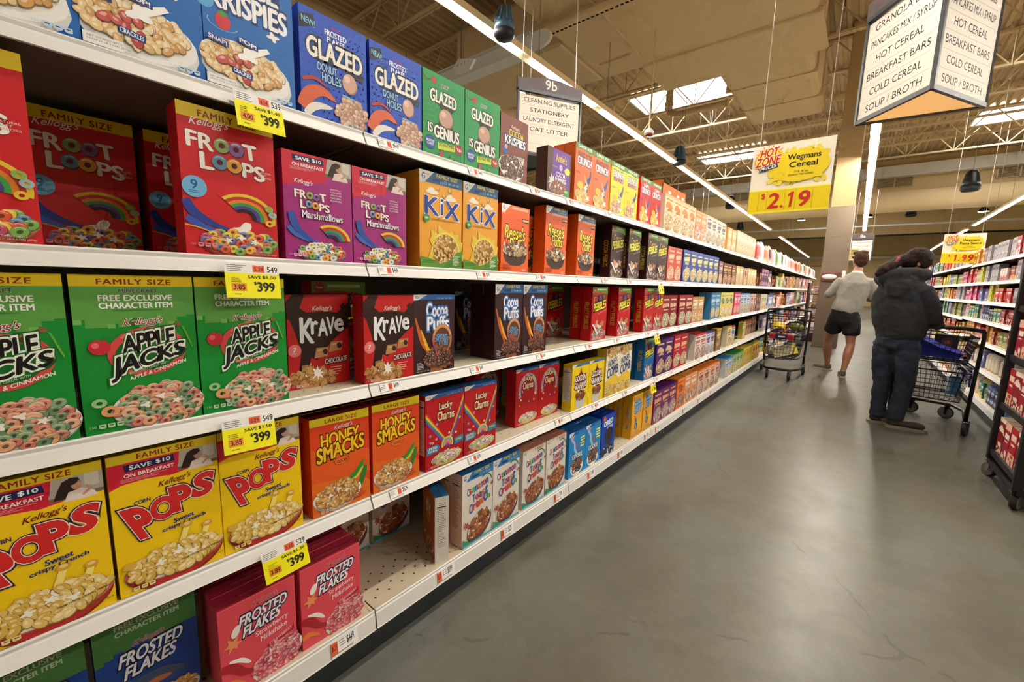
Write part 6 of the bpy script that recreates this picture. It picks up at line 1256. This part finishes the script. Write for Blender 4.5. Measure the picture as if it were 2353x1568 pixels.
def cloth(name, mb, m, parent, voxel=.012, smooth=6, sub=0, noise=0, nsc=.08):
    o = mb.build(name, m, parent, smooth=True)
    r = o.modifiers.new('remesh', 'REMESH'); r.mode = 'VOXEL'; r.voxel_size = voxel; r.use_smooth_shade = True
    s = o.modifiers.new('smooth', 'SMOOTH'); s.factor = .6; s.iterations = smooth
    if noise:
        t = bpy.data.textures.new(name+'_folds', 'CLOUDS'); t.noise_scale = nsc; d = o.modifiers.new('folds', 'DISPLACE'); d.texture = t; d.strength = noise; d.mid_level = .5
    return o
M_SKIN = mat('skin', (.72, .50, .39), .5, 0, .08, 12, .05, 80)
M_HAIR = mat('hair_brown', (.25, .165, .11), .75, 0, .4, 60, .5, 90, spec=.15, stretch=(1, 1, .2))
M_HAIRD = mat('hair_dark', (.145, .09, .075), .7, 0, .4, 60, .5, 90, spec=.2, stretch=(1, 1, .2))
def hand(mb, w, dirv, palm_n, thumb_side=1, curl=.6, s=1.0):
    """palm, five fingers and a thumb from wrist w along dirv; palm_n points out of the palm"""
    d = Vector(dirv).normalized(); n = Vector(palm_n); n = (n-d*n.dot(d)).normalized(); x = d.cross(n).normalized()*thumb_side; w = Vector(w)
    def pt(a, b, c): return tuple(w+d*a*s+x*b*s+n*c*s)
    loft(mb, [(*pt(-.01, 0, 0), .026*s, .019*s), (*pt(.04, 0, 0), .038*s, .016*s), (*pt(.085, 0, .004), .04*s, .013*s)], 12, x)
    for i, (b, L) in enumerate(((.03, .07), (.010, .078), (-.010, .073), (-.029, .058))):
        p = [pt(.08, b, 0)]; ang = 0; a, c = .08, 0
        for q, l in enumerate((L*.45, L*.3, L*.25)): ang += curl*(.5 if q == 0 else 1)*(1+.08*i); a += l*math.cos(ang); c += l*math.sin(ang); p.append(pt(a, b, c))
        mb.tube(p, [.0088*s, .0084*s, .0078*s, .0062*s], 8)
    mb.tube([pt(.02, .03, .004), pt(.048, .052, .014), pt(.07, .054, .03), pt(.088, .046, .042)], [.012*s, .011*s, .0095*s, .0075*s], 8)
def head(mb, c, face, up=(0, 0, 1), s=1.0):
    """skull, jaw, nose, ears, lips and brow ridge, facing 'face'"""
    f = Vector(face).normalized(); u = Vector(up); u = (u-f*u.dot(f)).normalized(); x = f.cross(u); M = Matrix((x, f, u)).transposed(); c = Vector(c)
    def at(a, b, h): return c+M @ Vector((a*s, b*s, h*s))
    mb.ball(at(0, -.01, .035), .076*s, .093*s, .088*s, 18, M); mb.ball(at(0, .03, -.045), .058*s, .062*s, .07*s, 16, M); mb.ball(at(0, .06, -.085), .03*s, .026*s, .022*s, 12, M)
    mb.ball(at(0, .09, -.02), .013*s, .022*s, .016*s, 10, M); mb.ball(at(0, .083, .008), .010*s, .014*s, .028*s, 10, M); mb.ball(at(0, .083, -.05), .022*s, .010*s, .006*s, 10, M); mb.ball(at(0, .080, -.06), .018*s, .010*s, .006*s, 10, M)
    mb.ball(at(0, .07, .035), .05*s, .022*s, .012*s, 12, M)
    for q in (-1, 1): mb.ball(at(q*.078, -.01, -.01), .009*s, .02*s, .032*s, 10, M); mb.ball(at(q*.04, .06, -.02), .022*s, .022*s, .02*s, 10, M)
    return at, M
def eyes(parent, at, s=1.0):
    for q in (-1, 1):
        e = MB(); e.ball(at(q*.031, .079, .014), .011*s, n=10); o = e.build('eye', mat('eye_white', (.85, .83, .8), .3), parent, smooth=True); p = MB(); p.ball(at(q*.031, .0875, .014), .0052*s, n=8); p.build('iris', mat('iris_dark', (.12, .08, .05), .3), o, smooth=True)
        w = MB(); w.tube([at(q*.015, .086, .031), at(q*.031, .09, .036), at(q*.047, .08, .032)], .0035*s, 6); w.build('eyebrow', M_HAIRD, parent)
def shoe(name, heel, ang, m, msole, parent, L=.29, toe=None, tilt=0):
    """sneaker: foot-shaped upper on a thick sole"""
    g = empty(name, heel, ang); g.parent = parent; g.rotation_euler = (tilt, 0, ang)
    outline = [(-.030, 0), (-.036, .05), (-.034, .10), (-.040, .16), (-.047, .21), (-.042, .26), (-.022, .29), (.012, .295), (.038, .27), (.048, .22), (.042, .16), (.036, .10), (.038, .05), (.030, 0), (0, -.012)]
    outline = [(x, y*L/.295) for x, y in outline][::-1]
    s = MB(); s.prism(outline, 'z', 0, .024); s.build('sole', msole, g, bevel=.006)
    up = MB(); loft(up, [(0, .025, .05, .036, .034), (0, .08, .055, .039, .036), (0, .15, .05, .044, .032), (0, .21, .05, .048, .036), (0, .265, .045, .040, .03)], 14); loft(up, [(0, .04, .04, .036, .042), (0, .05, .085, .034, .043), (0, .05, .105, .035, .044)], 14)
    cloth('upper', up, m, g, .007, 4)
    lc = MB()
    for k in range(4): y = .1+.03*k; lc.tube([(-.022, y, .083-.009*k), (0, y+.006, .091-.010*k), (.022, y, .083-.009*k)], .0028, 5)
    lc.build('laces', mat('lace_dark', (.16, .15, .14), .7), g)
    if toe: t = MB(); t.ball((0, .255*L/.295, .036), .04, .04, .022, 12); t.build('toe_cap', toe, g, smooth=True)
    return g
# --- man with grey shirt and black shorts, seen from behind, holding something up in front
P = empty('person', (-.13, 8.22, 0)); b = MB(); ox, oy = -.13, 8.22
def L_(x, y, z, a, c=None): return (x, y, z, a, c or a)
# pelvis and trunk (local coordinates)
loft(b, [L_(.02, 0, .86, .15, .11), L_(.03, 0, 1.0, .155, .115), L_(.05, .0, 1.15, .15, .11), L_(.075, .0, 1.32, .17, .115), L_(.085, -.01, 1.46, .17, .105), L_(.09, -.01, 1.54, .11, .075)])
loft(b, [L_(.095, -.01, 1.52, .06, .06), L_(.10, .02, 1.66, .056, .058)])
at, Mh = head(b, (.105, .03, 1.765), (-.42, .90, .12), s=1.04)
for hip, knee, ank, s_ in (((-.07, .0, .88), (-.165, .22, .50), (-.125, .37, .10), 1), ((.10, .0, .88), (.135, -.03, .50), (.095, -.16, .10), 1)):
    mid = Vector(hip).lerp(Vector(knee), .5); calf = Vector(knee).lerp(Vector(ank), .34); low = Vector(knee).lerp(Vector(ank), .75)
    loft(b, [L_(*hip, .088), L_(*mid, .078), L_(*Vector(hip).lerp(Vector(knee), .85), .06), L_(*knee, .056, .056), L_(calf.x, calf.y-.012, calf.z, .062, .062), L_(low.x, low.y, low.z, .042), L_(*ank, .036)])
    loft(b, [L_(*ank, .036), L_(ank[0]-.01, ank[1]+.02, .06, .038, .04), L_(ank[0]-.02, ank[1]+.12, .045, .036, .025)])
# arms: left elbow out and bent, forearm forward; right arm bent in front
loft(b, [L_(-.08, -.01, 1.47, .055), L_(-.15, -.02, 1.36, .046), L_(-.215, .0, 1.24, .042)]); loft(b, [L_(-.215, .0, 1.24, .042), L_(-.20, .12, 1.30, .037), L_(-.17, .24, 1.38, .028)])
loft(b, [L_(.25, -.01, 1.46, .055), L_(.30, .02, 1.32, .046), L_(.31, .06, 1.20, .042)]); loft(b, [L_(.31, .06, 1.20, .042), L_(.22, .17, 1.22, .037), L_(.12, .25, 1.27, .028)])
hand(b, (-.17, .24, 1.38), (.25, .8, .6), (.9, -.2, 0), 1, .8); hand(b, (.12, .25, 1.27), (-.6, .7, .3), (-.3, -.6, .7), -1, .7)
cloth('body', b, M_SKIN, P, .0085, 3)
eyes(P, at, 1.04)
h = MB(); h.ball(at(0, -.02, .055), .088, .104, .088, 20, Mh); h.ball(at(0, -.055, .0), .08, .07, .085, 16, Mh); h.ball(at(.02, -.01, .125), .06, .085, .03, 14, Mh); h.ball(at(-.03, .045, .11), .055, .045, .032, 12, Mh)
for q in (-1, 1): h.ball(at(q*.068, -.03, .02), .02, .05, .06, 12, Mh)
cloth('hair', h, M_HAIR, P, .008, 3, noise=.012, nsc=.03)
t = MB(); loft(t, [L_(.015, 0, .99, .19, .14), L_(.03, 0, 1.06, .19, .14), L_(.05, 0, 1.18, .185, .135), L_(.075, 0, 1.32, .20, .135), L_(.085, -.01, 1.44, .205, .125), L_(.088, -.01, 1.52, .15, .095), L_(.095, -.005, 1.575, .085, .075)], 20)
for sx in (-1, 1):
    if sx < 0: loft(t, [L_(-.07, -.01, 1.475, .075), L_(-.15, -.02, 1.37, .064), L_(-.222, .0, 1.24, .058)], 14); loft(t, [L_(-.222, .0, 1.24, .058), L_(-.205, .11, 1.29, .05), L_(-.177, .215, 1.365, .038)], 14)
    else: loft(t, [L_(.24, -.01, 1.475, .075), L_(.305, .02, 1.33, .062), L_(.322, .06, 1.20, .056)], 14); loft(t, [L_(.322, .06, 1.20, .056), L_(.24, .165, 1.215, .05), L_(.14, .235, 1.262, .038)], 14)
cloth('shirt', t, mat('shirt_grey', (.58, .565, .53), .85, 0, .06, 60, .35, 25), P, .011, 5, noise=.03, nsc=.16)
c = MB(); loft(c, [L_(.095, -.008, 1.565, .080, .075), L_(.10, -.0, 1.595, .072, .07)], 18); cloth('collar', c, mat('collar_white', (.85, .84, .82), .8), P, .008, 2)
s = MB(); loft(s, [L_(.02, 0, 1.04, .175, .13), L_(.02, 0, .95, .185, .14), L_(.02, 0, .85, .185, .142), L_(.02, 0, .80, .13, .12)], 20)
loft(s, [L_(-.065, .0, .90, .112, .12), L_(-.09, .05, .78, .112, .118), L_(-.11, .08, .68, .115, .118)], 16); loft(s, [L_(.105, .0, .90, .112, .12), L_(.118, -.01, .78, .11, .118), L_(.125, -.015, .66, .112, .116)], 16)
cloth('shorts', s, mat('shorts_black', (.025, .025, .03), .85, 0, .2, 30), P, .011, 4, noise=.02, nsc=.1)
M_SN = mat('sneaker_grey', (.48, .46, .42), .7, 0, .2, 60); M_SW = mat('sole_white', (.78, .77, .74), .6)
shoe('sneaker', (-.07, .34, .0), 1.05, M_SN, M_SW, P, .29, mat('toe_neon', (.85, .86, .18), .5)); shoe('sneaker', (.10, -.22, .0), .12, M_SN, M_SW, P, .28)
tag(P, 'person in grey long-sleeved shirt and black shorts, seen from behind', 'person')
ph = empty('phone', (-.13-.13, 8.22+.34, 1.47)); MB().box(-.036, -.004, -.07, .036, .004, .07).build('body_slab', M_BLACK, ph, bevel=.003); ph.rotation_euler = (.5, 0, .5); tag(ph, 'dark phone held up by the person in the grey shirt', 'phone')
# --- person in dark hoodie and jeans, back three-quarter view, looking down to the right
P = empty('person', (.335, 5.45, 0)); b = MB(); f = Vector((.75, .66, 0))
loft(b, [L_(.02, .0, .82, .11, .10), L_(.015, .0, 1.0, .14, .12), L_(.0, .0, 1.15, .15, .125), L_(.005, .01, 1.28, .155, .12), L_(.02, .02, 1.38, .11, .08)]); loft(b, [L_(.02, .03, 1.36, .055, .055), L_(.055, .06, 1.50, .052, .052)])
at, Mh = head(b, (.075, .085, 1.585), (.86, .25, -.44), s=1.0)
for hip, knee, ank in (((-.075, .03, .86), (-.052, .035, .47), (-.048, .03, .09)), ((.085, -.03, .86), (.112, -.02, .47), (.08, -.035, .09))):
    loft(b, [L_(*hip, .07), L_(*Vector(hip).lerp(Vector(knee), .5), .062), L_(*knee, .05), L_(*Vector(knee).lerp(Vector(ank), .4), .048), L_(*ank, .036)]); loft(b, [L_(*ank, .036), L_(ank[0]+.1, ank[1]+.01, .04, .036, .025)])
loft(b, [L_(-.12, .08, 1.33, .05), L_(-.07, .20, 1.15, .042), L_(.06, .28, 1.05, .04)]); loft(b, [L_(.06, .28, 1.05, .04), L_(.17, .28, 1.03, .035), L_(.26, .25, 1.02, .028)])
loft(b, [L_(.14, -.05, 1.33, .052), L_(.2, -.04, 1.18, .045), L_(.235, .0, 1.05, .04)]); loft(b, [L_(.235, .0, 1.05, .04), L_(.27, .1, 1.02, .035), L_(.30, .17, 1.01, .028)])
hand(b, (.26, .25, 1.02), (.6, -.2, .1), (0, 0, -1), 1, .8, .92); hand(b, (.30, .17, 1.01), (.4, .7, .1), (0, 0, -1), -1, .8, .92)
cloth('body', b, M_SKIN, P, .0085, 3); eyes(P, at)
h = MB(); h.ball(at(0, -.02, .052), .091, .108, .094, 20, Mh); h.ball(at(0, -.06, .0), .082, .07, .085, 16, Mh)
for q in (-1, 1): h.ball(at(q*.07, .02, .02), .024, .06, .062, 12, Mh)
loft(h, [L_(*at(0, -.06, .02), .06), L_(-.045, .03, 1.615, .055), L_(-.09, -.01, 1.585, .046), L_(-.13, -.06, 1.55, .055, .05), L_(-.17, -.09, 1.515, .055, .045), L_(-.205, -.10, 1.465, .03)], 12)
cloth('hair', h, M_HAIRD, P, .008, 3, noise=.012, nsc=.03)
q = MB(); q.tube([(-.088+.028*math.cos(a)*.8, -.012+.046*math.sin(a), 1.59+.044*math.cos(a)) for a in [k*math.pi/5 for k in range(10)]], .014, 8, closed=True); q.build('hair_tie', mat('scrunchie_pink', (.62, .22, .30), .8), P, smooth=True)
t = MB(); loft(t, [L_(.02, 0, .90, .178, .165), L_(.02, 0, .96, .187, .172), L_(.005, .0, 1.05, .20, .175), L_(-.01, .0, 1.18, .212, .175), L_(-.012, .01, 1.29, .20, .16), L_(.0, .02, 1.37, .155, .125), L_(.02, .03, 1.425, .085, .08)], 22)
loft(t, [L_(.12, -.05, 1.335, .085), L_(.195, -.05, 1.20, .076), L_(.235, -.01, 1.05, .066)], 14); loft(t, [L_(.235, -.01, 1.05, .066), L_(.268, .08, 1.025, .056), L_(.292, .145, 1.012, .045)], 14)
loft(t, [L_(-.11, .08, 1.335, .08), L_(-.08, .20, 1.17, .072), L_(.05, .29, 1.05, .062)], 14); loft(t, [L_(.05, .29, 1.05, .062), L_(.15, .285, 1.03, .054), L_(.235, .257, 1.02, .045)], 14)
# hood lying on the upper back
loft(t, [L_(.15, .02, 1.475, .05, .05), L_(.07, -.06, 1.485, .055, .06), L_(-.04, -.10, 1.465, .065, .075), L_(-.15, -.08, 1.43, .06, .07), L_(-.17, .03, 1.43, .055, .06)], 14); loft(t, [L_(-.03, -.10, 1.45, .12, .055), L_(-.05, -.14, 1.35, .10, .045), L_(-.055, -.145, 1.27, .06, .03)], 14); loft(t, [L_(-.01, .0, 1.30, .19, .14), L_(-.01, .0, 1.39, .17, .13), L_(.0, .01, 1.455, .12, .11)], 18)
cloth('hoodie', t, mat('hoodie_charcoal', (.125, .13, .145), .9, 0, .12, 70, .4, 30), P, .011, 4, noise=.03, nsc=.14)
hb = MB(); loft(hb, [L_(.02, 0, .875, .172, .16), L_(.02, 0, .925, .178, .166)], 22); cloth('hem_band', hb, mat('hoodie_band', (.11, .115, .13), .9, 0, .1, 90, .6, 60), P, .009, 2)
s = MB(); loft(s, [L_(.02, 0, .96, .155, .145), L_(.015, 0, .86, .168, .155), L_(.01, 0, .79, .155, .14)], 20)
loft(s, [L_(-.070, .03, .82, .095, .105), L_(-.068, .035, .62, .082, .09), L_(-.052, .035, .46, .068, .074), L_(-.05, .03, .25, .062, .068), L_(-.048, .03, .1, .06, .066), L_(-.048, .03, .075, .06, .066)], 16)
loft(s, [L_(.090, -.03, .82, .098, .108), L_(.098, -.03, .62, .088, .094), L_(.112, -.02, .46, .075, .08), L_(.095, -.03, .25, .068, .074), L_(.08, -.035, .1, .066, .074), L_(.08, -.035, .08, .066, .074)], 16)
cloth('jeans', s, mat('jeans_blue', (.15, .185, .25), .85, 0, .45, 9, .3, 60), P, .011, 3, noise=.028, nsc=.07)
M_SN2 = mat('sneaker_brown', (.25, .23, .20), .7, 0, .2, 60); M_SW2 = mat('sole_tan', (.60, .56, .48), .6)
shoe('sneaker', (-.105, .01, .0), -1.1, M_SN2, M_SW2, P, .27); shoe('sneaker', (.02, -.045, .0), -1.5, M_SN2, M_SW2, P, .30)
tag(P, 'person in charcoal hoodie and jeans with dark ponytail, head bowed', 'person')
